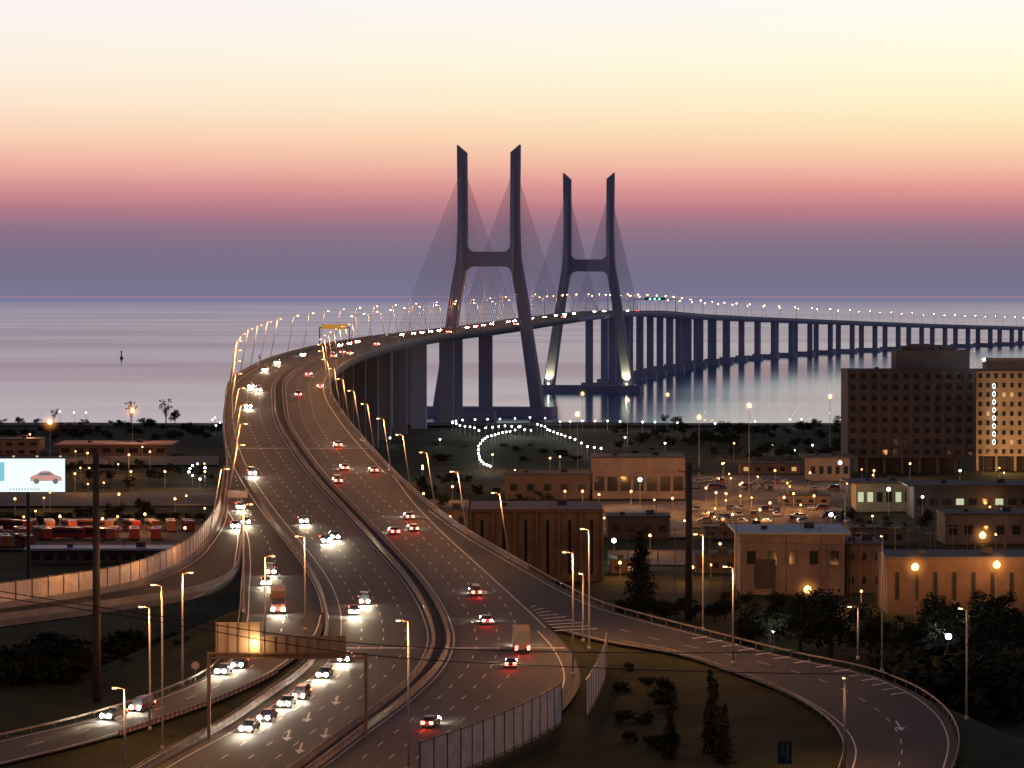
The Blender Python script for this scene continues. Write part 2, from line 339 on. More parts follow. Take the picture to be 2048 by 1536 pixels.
rail_thing('guardrail','steel guardrail on the inner side of the slip road beside the grass triangle',FL,405,Yof(1290),-.4,4)
rail_thing('guardrail','steel guardrail left of the lower left slip road',CL,405,Yof(1120),-.4,4)
rail_thing('guardrail','steel guardrail on the grass wedge left of the main carriageway',lambda y:BL(y)-1.2,405,Yof(1330),0,4)
rw=mat('red_white_paint',(.4,.3,.25),.6); nt=rw.node_tree; tcx=nt.nodes.new('ShaderNodeTexCoord'); ck=nt.nodes.new('ShaderNodeTexWave'); ck.inputs['Scale'].default_value=.6; ck.inputs['Distortion'].default_value=0
crr=nt.nodes.new('ShaderNodeValToRGB'); crr.color_ramp.interpolation='CONSTANT'; crr.color_ramp.elements[1].position=.6; crr.color_ramp.elements[0].color=(.11,.035,.03,1); crr.color_ramp.elements[1].color=(.22,.17,.15,1)
nt.links.new(tcx.outputs['Object'],ck.inputs['Vector']); nt.links.new(ck.outputs['Fac'],crr.inputs[0]); nt.links.new(crr.outputs[0],nt.nodes['Principled BSDF'].inputs['Base Color'])
tag(MB().sweep(path(CR,Yof(1470),Yof(1345),.3),[(a*.7,b*.7) for a,b in NJ]).build('lane_divider',rw),'red and white plastic lane divider along the lower left slip road','barrier')
# ---------------------------------------------------------------- bridge
T1=(medF(1930),1930.); T2=(medF(2380),2380.)
BO=(T1[0],T1[1],0)
BR=empty('cable_stayed_bridge',BO,0,'long cable-stayed bridge with two H-shaped towers curving away over the water','bridge')
def girder(fl,fr,a,b,dep=3.2):
    mb=MB(); Y=yrange(a,b); vs=[]
    for y in Y:
        l,r=fl(y)-.25,fr(y)+.25; z=R(y)-.03; w=min(4,(r-l)*.25)
        for (x,zz) in ((l,z),(r,z),(r,z-1.1),(r-w,z-dep),(l+w,z-dep),(l,z-1.1)): vs.append((x,y,zz))
    n=6; fs=[(j*n+k,j*n+(k+1)%n,(j+1)*n+(k+1)%n,(j+1)*n+k) for j in range(len(Y)-1) for k in range(n)]
    fs+=[tuple(range(n)),tuple((len(Y)-1)*n+k for k in range(n-1,-1,-1))]
    return mb.add(vs,fs)
farp=mat('hazed_far_concrete',(.36,.34,.42),.85,0,1,.06,(.29,.275,.35))  # paler, bluer colour standing in for haze on the far bridge
girder(lambda y:min(CL(y),BL(y)) if y<Yof(850) else BL(y),lambda y:RE(y),Yof(1215),2200).build('deck',concd,BR,BO)
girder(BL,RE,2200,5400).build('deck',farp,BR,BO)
girder(LE,ER,Yof(1285),Yof(1010),1.8).build('ramp_deck',concd,BR,BO)
MB().sweep(path(LE,Yof(1010),5400,-.0,),PR).build('parapet',conc,BR,BO)
MB().sweep(path(RE,Yof(1140),5400,0),PR).build('parapet',conc,BR,BO)
MB().sweep(path(ER,Yof(1285),Yof(1062),0),PR).build('parapet',conc,BR,BO)
MB().sweep(path(LE,Yof(1285),Yof(1010),-.0,),PR).build('parapet',conc,BR,BO)
bents=[660,715,770,825,880,935,990,1045,1100,1155,1210,1265,1320,1380,1440,1500,1570,1645,1740,1866,2455,2560]
y=2665
while y<5350:
    s=(medF(y+5)-medF(y-5))/10; bents.append(y); y+=86/math.sqrt(1+s*s)
for y in bents:
    c=(LE(y)+RE(y))/2 if y<960 else medF(y); s=(M(y+5)-M(y-5))/10; th=-math.atan(s); zt=R(y)-3.25
    cs,sn=math.cos(th),math.sin(th); zb=3 if y<1760 else 0
    o8=8.2 if y>960 else 9
    mb=MB()
    for sg in (-1,1):
        w=7.2 if 1600<y<1900 else (6.2 if y<2400 else 5.2)
        mb.box((c+sg*o8*cs,y+sg*o8*sn,(zt+zb-3)/2),(w,3.4,zt-zb+3),th)
    if y>1800: mb.box((c,y,(2.2)),(27,9,5.2),th)
    else: mb.box((c,y,zb-.2),(26,7,1.6),th)
    mb.box((c,y,zt+.0),(22,3.0,1.2),th)
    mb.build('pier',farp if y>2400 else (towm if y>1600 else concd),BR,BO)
def tower(T):
    sl=(66/450); th=-math.atan(sl); cs,sn=math.cos(th),math.sin(th)
    Wt=lambda lx,ly,z:(T[0]+lx*cs-ly*sn,T[1]+lx*sn+ly*cs,z)
    cf=herm([0,20,49,66,78,88,96,151],[28.2,25.4,21.2,18.7,16.7,15.4,15.1,15.1]); wf=herm([0,49,80,95,151],[7.2,6.2,6.0,5.3,5.2]); df=herm([0,49,95,151],[12,9.5,7.6,6.6])
    mb=MB()
    for sg in (-1,1):
        vs=[];zs=list(np.linspace(-2,70,18))+list(np.linspace(73,97,9))+list(np.linspace(101,147,8))
        for i,z in enumerate(zs):
            c,w,d=cf(z),wf(z)/2,df(z)/2; b=.5
            last=i==len(zs)-1
            for (a,e) in ((-w+b,-d),(w-b,-d),(w,-d+b),(w,d-b),(w-b,d),(-w+b,d),(-w,d-b),(-w,-d+b)):
                zz=z+(4.5*(a+w)/(2*w) if last else 0); vs.append(Wt(sg*(c+a),e,zz))
        n=8; fs=[(j*n+k,j*n+(k+1)%n,(j+1)*n+(k+1)%n,(j+1)*n+k) for j in range(len(zs)-1) for k in range(n)]+[tuple(range(n)),tuple((len(zs)-1)*n+k for k in range(n))]
        mb.add(vs,fs)
    top=[(-13,101)]+[(-8.5-4.2*math.cos(t),97-5.2*math.sin(t)) for t in np.linspace(0,math.pi/2,7)]+[(8.5+4.2*math.sin(t),97-5.2*math.cos(t)) for t in np.linspace(0,math.pi/2,7)]+[(13,101)]
    bot=[(15.6,72)]+[(9+5.2*math.cos(t),76+7.5*math.sin(t)) for t in np.linspace(.1,math.pi/2,7)]+[(-9-5.2*math.sin(t),76+7.5*math.cos(t)) for t in np.linspace(0,math.pi/2-.1,7)]+[(-15.6,72)]
    poly=top+bot; k=len(top)
    vs=[]
    for yy in (-3.1,3.1): vs+=[Wt(p[0],yy,p[1]) for p in poly]
    n=len(poly); fs=[(i,(i+1)%n,n+(i+1)%n,n+i) for i in range(n)]
    q=min(k,n-k)
    for o in (0,n):
        for i in range(q-1): fs.append((o+i,o+i+1,o+n-2-i,o+n-1-i))
    mb.add(vs,fs)
    o=mb.build('tower',towm,BR,BO)
    MB().box((T[0],T[1],1.6),(74,24,6.6),th).build('pile_cap',towm,o,BO)
    for sg in (-1,1):
        for dr in (-1,1):
            for i in range(24):
                zz=97+i*1.8; dist=14+i*8.3; Yd=T[1]+dr*dist*math.cos(th)
                s=(medF(Yd+2)-medF(Yd-2))/4; xd=medF(Yd)+sg*14.6*math.sqrt(1+s*s)
                MB().cyl(Wt(sg*14.6,dr*2.5,zz),(xd,Yd,R(Yd)+.3),.12,n=5).build('cable',cabm,o,BO)
    return o,Wt
t1,W1=tower(T1); t2,W2=tower(T2)
for lx in (-27,27):
    p=W2(lx,-8.5,5.6); 
    MB().box((p[0],p[1],5.4),(1.6,1.0,1.1)).ball((p[0],p[1]-.2,6.1),.6,1).build('floodlight',[dark,emis('flood_green',(1,1,.6),25)],t2,BO)
    q=plight('floodlight_beam',26000,(1,.92,.45),(p[0]-BO[0],p[1]-BO[1]-1,6.6),t2,.5,90); q.rotation_euler=(math.radians(160),0,0)
# ---------------------------------------------------------------- street lamps on the viaduct (lean inward)
def lamp_proto(h,lean,arm,r=.14,e=5200,name='street_lamp',em=None):
    o=empty(name); tx=h*math.tan(math.radians(lean)); em=em or em_near
    MB().cyl((0,0,0),(0,0,.6),r*1.6,r*1.6,8).cyl((0,0,.3),(tx,0,h),r,r*.75,8).build('pole',steel,o,smooth=True)
    MB().cyl((tx,0,h-.05),(tx+arm,0,h+.2),.05,.04,6).build('arm',gant,o)
    MB().box((tx+arm+.3,0,h+.26),(.8,.32,.16)).build('lamp_housing',dark,o)
    MB().box((tx+arm+.3,0,h+.10),(.55,.3,.16),top=1).build('lamp_lens',em,o)
    plight('lamp_light',e,ORG,(tx+arm+.3,0,h-.35),o,.3)
    return o
LP=lamp_proto(15,10,1.0,.13,5200); LPR=lamp_proto(12.5,8,1.0,.13,4600); LPM=lamp_proto(15,10,1.2,.10,3000,em=em_or); LPF=lamp_proto(13,4,1.0,e=4200,em=emis('lamp_orange_far',(1,.58,.18),190))
def lamp_row(f,a,b,side,dx,label,group,spacing=45,proto=LP,skip=()):
    y=a
    while y<b:
        s=(f(y+3)-f(y-3))/6; th=-math.atan(s)
        x=f(y)+dx; rz=th if side<0 else th+math.pi
        dup(proto,(x,y,R(y)),rz,label,group,skip=skip); y+=spacing/math.sqrt(1+s*s)
for p in (LP,LPR,LPM,LPF): tag(p,None,'street lamp')
lamp_row(LE,Yof(1095),1290,-1,.45,'inward leaning street lamp on the left parapet of the viaduct','lamps along the left parapet',46)
lamp_row(RE,Yof(1120),1290,1,-.45,'inward leaning street lamp on the right parapet of the viaduct','lamps along the right parapet',38,LPR)
lamp_row(LE,1330,2230,-1,.45,'inward leaning street lamp on the left edge of the bridge approach','lamps along the left edge of the bridge approach',62,LPM)
lamp_row(RE,1315,2230,1,-.45,'inward leaning street lamp on the right edge of the bridge approach','lamps along the right edge of the bridge approach',62,LPM)
lamp_row(RE,2290,5300,1,-.45,'distant street lamp on the right parapet beyond the towers','far lamps along the right parapet',78,LPF,('lamp_light',))
lamp_row(LE,2262,5300,-1,.45,'distant street lamp on the left parapet beyond the towers','far lamps along the left parapet',78,LPF,('lamp_light',))
def post(px,pt,pb,rz,label,e=6200):
    a=on_road(px,pb); g=a[2]; top=at_Y(px,pt,a[1])[2]; h=top-g
    o=lamp_proto(h,0,1.0,.16,e); o.location=a; o.rotation_euler=(0,0,rz); tag(o,label,'street lamp'); return o
post(817,1243,1545,math.pi,'tall street lamp standing in the bottom centre lanes edge, nearest the noise barrier')
post(250,1378,1560,math.pi,'street lamp cut by the bottom edge at far left')
post(325,1172,1500,math.pi*.9,'tall street lamp beside the lower left slip road, taller of the close pair')
post(300,1216,1462,math.pi*.9,'thinner street lamp just left of the tall one by the lower left slip road')
post(365,1147,1372,0,'street lamp at the left verge above the round sign')
post(610,1074,1262,math.pi,'street lamp on the barrier between collector lanes and carriageway')
post(530,1114,1300,0,'street lamp behind the left end of the sign gantry')
post(487,1010,1225,0,'street lamp in the gore where the ramp leaves to the left')
post(1146,1106,1352,math.pi,'street lamp on the grass left of the second noise barrier')
post(1178,1060,1300,math.pi*.8,'taller street lamp behind the noise barrier step')
post(1166,1150,1285,math.pi*.6,'short street lamp between two taller ones near the slip road gore')
post(1689,1360,1548,math.pi*.5,'street lamp inside the curve of the right slip road')
post(1466,1135,1330,math.pi*.9,'street lamp on the grass between carriageway and slip road')
post(1406,1070,1262,math.pi,'street lamp beside the slip road railing, right of the dark pole')
post(1764,1075,1345,math.pi*.5,'tall thin street lamp beyond the slip road railing at right',1800)
post(1933,1220,1440,math.pi*.7,'unlit grey street lamp at the far right verge',e=200)
post(1716,1215,1320,math.pi,'small street lamp beyond the slip road railing, right of the bushes',e=500)
# ---------------------------------------------------------------- vehicles
def paintm(n,c): return mat(n,c,.3,.1)
def car_proto(nm,paint,van=False):
    o=empty(nm)
    prof=[(-2.15,.35),(-2.2,.7),(-2.05,.95),(-1.5,1.02),(.75,.98),(1.5,.88),(2.1,.7),(2.15,.38)]
    mb=MB(); n=len(prof); vs=[]
    for x in (-.86,.86): vs+=[(x*(1 if p[1]<.9 else .93),p[0],p[1]) for p in prof]
    mb.add(vs,[tuple(range(n)),tuple(range(2*n-1,n-1,-1))]+[(i,n+i,n+(i+1)%n,(i+1)%n) for i in range(n)])
    zr=1.85 if van else 1.45; y0,y1,y2,y3=((-2.1,-2.0,.9,1.5) if van else (-1.75,-1.1,.15,1.05))
    mb.add([(-.68,y1,zr-.03),(.68,y1,zr-.03),(.68,y2,zr),(-.68,y2,zr),(-.66,(y1+y2)/2,zr+.05),(.66,(y1+y2)/2,zr+.05)],[(0,1,5,4),(4,5,2,3)])
    mb.build('body',paint,o)
    g=MB(); g.add([(-.80,y0,.96),(.80,y0,.96),(.80,y3,.94),(-.80,y3,.94),(-.66,y1,zr-.04),(.66,y1,zr-.04),(.66,y2,zr-.01),(-.66,y2,zr-.01)],[(0,1,5,4),(1,2,6,5),(2,3,7,6),(3,0,4,7)]); g.build('windows',glass,o)
    for x in (-.78,.78):
        for y in (-1.35,1.35):
            MB().cyl((x-.1,y,.33),(x+.1,y,.33),.33,.33,12).cyl((x-.12,y,.33),(x+.12,y,.33),.17,.17,8,1).build('wheel',[tyre,steel],o)
    for x in (-.6,.6):
        MB().ball((x,2.1,.68),.29).build('headlight',em_head,o); MB().box((x,-2.2,.8),(.46,.1,.36)).build('taillight',em_tail,o)
    MB().box((0,-2.24,.5),(.5,.03,.12)).build('number_plate',white,o)
    for x in (-.6,.6):
        sp=plight('headlight_beam',3400,(1,.80,.48),(x,2.5,.7),o,.1,24); sp.rotation_euler=(math.radians(83),0,0)
    return tag(o,None,'car')
def truck_proto(paint,boxm):
    o=empty('truck'); MB().box((0,3.1,1.7),(2.4,1.9,2.4),top=.95).box((0,2.9,.7),(2.3,1.6,.5)).build('cab',paint,o)
    MB().box((0,-1.2,2.35),(2.5,6.4,2.7)).build('cargo_box',boxm,o); MB().box((0,-.5,.85),(1.0,8.4,.25)).build('chassis',dark,o)
    MB().add([(-1.05,4.07,1.75),(1.05,4.07,1.75),(1.0,4.02,2.7),(-1.0,4.02,2.7)],[(0,1,2,3)]).build('windscreen',glass,o)
    for x in (-1.0,1.0):
        for y in (-3.2,-2.1,2.9): MB().cyl((x-.15,y,.5),(x+.15,y,.5),.5,.5,12).build('wheel',tyre,o)
        MB().ball((x*.9,4.1,.85),.28).build('headlight',em_head,o); MB().box((x*.95,-4.45,1.0),(.34,.1,.6)).build('taillight',em_tail,o)
    sp=plight('headlight_beam',4500,(1,.82,.52),(0,4.6,.9),o,.15,45); sp.rotation_euler=(math.radians(81),0,0)
    return tag(o,None,'truck')
def bus_proto(paint):
    o=empty('parked_bus'); MB().box((0,0,1.75),(2.5,11.5,2.7),top=.96).build('body',paint,o)
    MB().box((0,0,2.15),(2.52,10.9,.9),top=.985).build('windows',glass,o)
    MB().box((0,1,3.2),(1.6,3,.25)).build('roof_unit',steel,o)
    for x in (-1.12,1.12):
        for y in (-3.6,3.6): MB().cyl((x-.15,y,.5),(x+.15,y,.5),.5,.5,12).build('wheel',tyre,o)
    return tag(o,None,'bus')
cars=[car_proto('car',paintm('paint_silver',(.20,.20,.21))),car_proto('car',paintm('paint_dark',(.04,.04,.055))),car_proto('car',paintm('paint_white',(.28,.27,.26))),car_proto('car',paintm('paint_red',(.16,.03,.02)),True)]
trk=truck_proto(paintm('truck_red',(.16,.06,.05)),mat('cargo_tan',(.22,.14,.10),.6,0,.2,1))
trkw=truck_proto(paintm('truck_brown',(.2,.14,.1)),mat('cargo_brown',(.16,.11,.075),.7,0,.3,1))
FUN={'A':(M,AR),'B':(BL,M),'C':(CL,BL),'D':(CL,CR),'F':(FL,RE)}
ci=0
def veh(px,py,rd,toward,label,group=None,kind='car'):
    global ci
    x,Y,z=on_road(px,py); fl,fr=FUN[rd]; t=(x-fl(Y))/(fr(Y)-fl(Y)); g=lambda y:fl(y)+t*(fr(y)-fl(y))
    s=(g(Y+4)-g(Y-4))/8; rz=-math.atan(s)+(math.pi if toward else 0); sl=math.atan((R(Y+3)-R(Y-3))/6)
    src={'car':cars[ci%4],'truck':trk,'truckw':trkw}[kind]; ci+=1
    skip=() if (toward and Y<1250) else ('headlight_beam',)
    return dup(src,(x,Y,z+.02),rz,label,group,rx=(-sl if toward else sl),skip=skip)
B_=[(500,1462,'B','car with headlights on, lowest in the left carriageway beside the grass wedge'),
(535,1440,'B','car with headlights on, second lowest in the left carriageway'),
(575,1412,'B','car with headlights on under the gap right of the gantry left post'),(604,1396,'B','car with headlights on following close below the gantry beam'),
(650,1354,'B','car with headlights on just below the gantry sign panel'),(690,1322,'B','car with headlights on nearest the gantry right post'),
(708,1228,'B','left one of two cars with headlights just above the gantry'),(728,1207,'B','right one of two cars with headlights just above the gantry'),
(650,1085,'B','left one of the pair of oncoming cars in the middle of the left carriageway'),(668,1078,'B','right one of the pair of oncoming cars in the middle of the left carriageway'),
(606,1046,'B','single oncoming car near the start of the collector barrier'),(503,950,'C','oncoming car in the outer left lane below the expansion joint'),
(470,1056,'C','leftmost oncoming car at the ramp gore'),(490,1048,'C','oncoming car at the ramp gore beside the leftmost one'),(480,1018,'C','oncoming car just above the ramp gore'),
(541,1148,'C','oncoming car ahead of the truck in the collector lanes'),(532,1170,'C','oncoming car left of the truck in the collector lanes'),
(480,1334,'D','car with headlights on coming under the gantry left end'),(448,1347,'D','second car with headlights under the gantry left end'),
(285,1420,'D','right one of two cars on the lower left slip road'),(228,1437,'D','left one of two cars on the lower left slip road'),
(497,816,'B','oncoming car alone on the bend above the expansion joint'),(502,776,'B','left one of two oncoming cars side by side at the top of the bend'),(517,783,'B','right one of two oncoming cars side by side at the top of the bend'),
(531,743,'B','oncoming car at the far left of the curve top'),(555,729,'B','oncoming car just past the curve top'),(607,712,'B','oncoming car entering the curve below the far gantry')]
for px,py,rd,lb in B_: veh(px,py,rd,True,lb)
veh(556,1222,'C',True,'small box truck with headlights on in the collector lanes',kind='truck')
for (px,py) in ((682,689),(700,687),(716,683),(805,669),(828,664),(845,662),(862,659),(880,658),(935,651),(952,649),(968,646),(985,644),(1018,638),(1030,637),(1064,634),(1090,631),(1112,629),(1130,628),(1148,627),(1190,625),(1208,625),(1234,624),(1256,622)):
    f=lambda y:1024+F*(medF(y)-6)/y
    lo,hi=1300.,2900.
    for _ in range(40):
        m=(lo+hi)/2
        if f(m)<px: lo=m
        else: hi=m
    s=(medF(lo+4)-medF(lo-4))/8
    dup(cars[random.randrange(3)],(medF(lo)-6,lo,R(lo)+.02),-math.atan(s)+math.pi,'tiny distant oncoming car with bright headlights on the bridge deck','oncoming cars far off on the bridge deck',skip=('headlight_beam',))
for (Y,o_) in ((1290,6),(1330,9),(1345,5),(1480,7),(1760,6),(1980,8),(2200,6),(2650,8),(2900,6),(3300,7),(3700,6)):
    s=(medF(Y+4)-medF(Y-4))/8
    dup(cars[random.randrange(3)],(medF(Y)+o_,Y,R(Y)+.02),-math.atan(s),'tiny distant car showing red tail lights on the bridge deck','departing cars far off on the bridge deck',skip=('headlight_beam',))
A_=[(862,1452,'car with red tail lights lowest in the right carriageway'),(1022,1334,'car with red tail lights directly behind the truck'),
(972,1247,'car with red tail lights left of the truck'),(950,1190,'car with red tail lights alone above the truck'),
(788,1068,'left one of the cluster of three departing cars at mid curve'),(826,1062,'right front one of the cluster of three departing cars at mid curve'),(818,1038,'departing dark car highest of the cluster at mid curve'),
(675,966,'lower left one of three departing cars near the median'),(689,940,'upper one of three departing cars near the median'),(747,945,'departing car in the right lane of the trio'),
(676,894,'departing car crossing the expansion joint'),(597,793,'departing car beside the median at the bend'),(617,752,'departing car at the top of the bend'),(640,776,'faint departing car right of the bend centre')]
for px,py,lb in A_: veh(px,py,'A',False,lb)
veh(1042,1300,'A',False,'tan box truck with red tail lights in the right carriageway',kind='truckw')
# ---------------------------------------------------------------- sign gantries
def gantry():
    a=on_road(418,1478); b_=on_road(738,1452); Y=a[1]; x0,x1=a[0],b_[0]; zb=min(a[2],b_[2])-.3; zt=at_Y(418,1305,Y)[2]
    o=empty('sign_gantry',(x0,Y,zb),0,'wide sign gantry seen from behind over the lower left lanes','gantry'); O=(x0,Y,zb)
    MB().box((x0,Y,(zb+zt)/2),(.45,.5,zt-zb)).build('post',gant,o,O); MB().box((x1,Y,(zb+zt)/2),(.45,.5,zt-zb)).build('post',gant,o,O)
    mb=MB(); 
    for dz in (-.1,-.75): mb.box(((x0+x1)/2,Y,zt+dz),(x1-x0,.28,.2))
    for i in range(24): xx=x0+(x1-x0)*(i+.5)/24; mb.box((xx,Y,zt-.42),(.1,.16,.5))
    mb.build('beam',gant,o,O)
    pz=at_Y(425,1245,Y)[2]; xa,xb,xc=at_Y(428,0,Y)[0],at_Y(520,0,Y)[0],at_Y(690,0,Y)[0]; pm=mat('sign_back',(.32,.27,.23),.6,.2,.15,1); pm2=mat('sign_back_dark',(.16,.13,.11),.6,.2,.15,1)
    for (l,r,zz,mm) in ((xa,xb,pz,pm),(xb+.15,xc,at_Y(600,1272,Y)[2],pm2)):
        s=MB().box(((l+r)/2,Y+.35,(zz+zt-.8)/2),(r-l,.12,zz-zt+.8)).build('sign_panel',mm,o,O)
        m=MB()
        for k in range(int((r-l)/1.5)+1): m.box((l+.2+k*1.45,Y+.22,(zz+zt-.8)/2),(.08,.1,zz-zt+.6))
        m.build('stiffener',gant,s,O)
    plight('sign_light',800,(1,.55,.2),(xb-.9-x0,-.8,zt-zb+1.2),o,.2)
gantry()
def far_gantry(px0,px1,Y,h,pw,label,m,green=False):
    x0,x1=at_Y(px0,0,Y)[0],at_Y(px1,0,Y)[0]; z=R(Y); o=empty('sign_gantry',(x0,Y,z),0,label,'gantry'); O=(x0,Y,z)
    for x in (x0,x1): MB().box((x,Y,z+h/2),(.4,.4,h)).build('post',gant,o,O)
    MB().box(((x0+x1)/2,Y,z+h),(x1-x0,.4,.5)).build('beam',gant,o,O)
    MB().box(((x0+x1)/2,Y-.4,z+h+.4),((x1-x0)*pw,.3,2.0)).build('sign_panel',m,o,O)
    if green:
        for k in (-1,0,1): MB().ball(((x0+x1)/2+k*3.6,Y-.8,z+h+.2),.45).build('green_signal_light',em_green,o,O)
far_gantry(638,698,1430,8.6,.85,'yellow lit sign gantry over the road at the start of the bridge',em_amber)
far_gantry(1268,1352,2740,10,.5,'distant gantry with three green signal lights beyond the towers',dark,True)
def sign(px,pt,pb,label,r=.0,w=0,h=0,m=steel,z=None):
    a=on_road(px,pb) if z is None else at_z(px,pb,z); top=at_Y(px,pt,a[1])[2]-a[2]; o=empty('road_sign',a,0,label,'sign')
    MB().cyl((0,0,-.3),(0,0,top),.05,.05,6).build('post',steel,o)
    if r: MB().cyl((0,-.05,top),(0,-.1,top),r,r,16).build('sign_plate',m,o)
    else: MB().box((0,-.08,top),(w,.05,h)).build('sign_plate',m,o)
    return o
sp=mat('sign_face',(.4,.35,.3),.5)
sign(391,1331,1372,'round road sign seen from behind at the lower left verge',.6,m=sp)
sign(475,988,1040,'wide pale sign above the left ramp gore',w=4.2,h=1.5,m=sp)
so_=sign(1569,1505,1560,'square black lane arrow sign at the bottom right grass edge',w=1.8,h=2.9,m=dark)
_t=at_Y(1569,1505,on_road(1569,1560)[1])[2]-on_road(1569,1560)[2]
MB().box((.35,-.13,_t),(.12,.02,2.3)).box((-.25,-.13,_t+.35),(.1,.02,1.4),0).box((0.05,-.13,_t-.3),(.6,.02,.1)).build('arrow_symbol',mat('sign_grey',(.25,.25,.25),.6),so_)
# ---------------------------------------------------------------- noise barriers
def resample(pts,step):
    out=[pts[0]]; acc=0
    for i in range(1,len(pts)):
        a=np.array(pts[i-1]);b=np.array(pts[i]); d=np.linalg.norm(b-a); t=step-acc
        while t<=d: out.append(tuple(a+(b-a)*t/d)); t+=step
        acc=(acc+d)%step if d>=step-acc else acc+d
    return out
def noise_barrier(pts,h,label,m,lim=48):
    pts=pts[:lim]; O=pts[0]; r=empty('noise_barrier',O,0,label,'noise barrier')
    for i,p in enumerate(pts):
        MB().box((p[0],p[1]-.06,p[2]+h/2-.2),(.2,.22,h+.6)).build('post',gant,r,O)
        if i<len(pts)-1:
            q=pts[i+1]; c=[(p[k]+q[k])/2 for k in range(3)]; l=math.hypot(q[0]-p[0],q[1]-p[1])-.2; a=math.atan2(q[1]-p[1],q[0]-p[0])
            MB().box((c[0],c[1],c[2]+h/2),(l,.1,h),a).build('panel',m,r,O)
    for hh in (.25,h-.05):
        MB().sweep([(p[0],p[1],p[2]+hh) for p in pts],[(-.12,-.08),(-.12,.08),(.12,.08),(.12,-.08)]).build('rail',gant,r,O)
    return r
pan=mat('barrier_panel',(.60,.50,.45),.5,0,1,.5,(.36,.30,.27)); pan2=mat('barrier_panel_pale',(.72,.60,.50),.6,0,1,.6,(.42,.35,.3))
p1=resample([on_road(*p) for p in ((840,1572),(920,1545),(1000,1512),(1070,1478),(1130,1442))],3.4)
noise_barrier(p1,5.6,'tall grey panel noise barrier along the bottom right edge of the carriageway',pan)
p2=resample([on_road(*p) for p in ((1172,1435),(1195,1395),(1209,1360),(1214,1330))],3.4)
noise_barrier(p2,5.2,'second shorter run of grey noise barrier set back beside the grass triangle',pan)
p3=resample([(LE(y)-.5,y,R(y)) for y in np.arange(Yof(1240),Yof(965),1.0)],3.6)
nb=noise_barrier(p3,4.3,'long pale panel noise barrier around the outside of the left ramp',pan2,60)
for k in (4,10,16,22): 
    p=p3[k]; plight('wall_light',900,ORG,(p[0]-p3[0][0]+1.5,p[1]-p3[0][1]-6,p[2]-p3[0][2]+6),nb,.3)
# ---------------------------------------------------------------- power poles, wires, billboard
pm_=mat('pole_concrete',(.055,.042,.036),.9,0,.3,1)
def power_pole(px,pt,Y,zb,label,w=.5):
    x,_,zt=at_Y(px,pt,Y); o=empty('power_pole',(x,Y,zb),0,label,'power pole'); h=zt-zb
    MB().cyl((0,0,-1),(0,0,h),w,w*.7,10).build('pole',pm_,o,smooth=True)
    for dz in (1.8,5.2): MB().box((0,0,h-dz),(4.4,.22,.22)).build('crossarm',pm_,o)
    for dz in (1.8,5.2):
        for xx in (-2.0,2.0): MB().cyl((xx,0,h-dz+.1),(xx,0,h-dz+.8),.12,.08,6).build('insulator',dark,o)
    return o
pA=at_z(194,1392,9.5)
power_pole(192,905,pA[1],pA[2],'thick dark power pole rising at the left beside the slip road',.66)
power_pole(1378,925,690,gz(35,690),'thick dark power pole right of centre beyond the slip road',.85)
def wire(pts,label,r=.045):
    f=herm([p[0] for p in pts],[p[1] for p in pts]); Y=pts[0][2]; ps=[]
    for t in np.linspace(pts[0][0],pts[-1][0],40): ps.append(at_Y(t,f(t),Y))
    mb=MB()
    for a,b_ in zip(ps[:-1],ps[1:]): mb.cyl(a,b_,r,r,4)
    tag(mb.build('power_line',dark),label,'power line')
wire([(-200,1165,330),(250,1232,330),(700,1306,330),(1200,1336,330),(1700,1348,330),(2250,1340,330)],'lower dark power line sagging across the whole foreground')
wire([(-200,1150,335),(250,1222,335),(700,1285,335),(1200,1305,335),(1700,1300,335),(2250,1270,335)],'upper dark power line sagging across the whole foreground')
wire([(190,912,505),(500,985,505),(900,1045,505),(1378,1080,505),(1800,1090,505),(2200,1080,505)],'thin high power line running right from the thick left pole',.03)
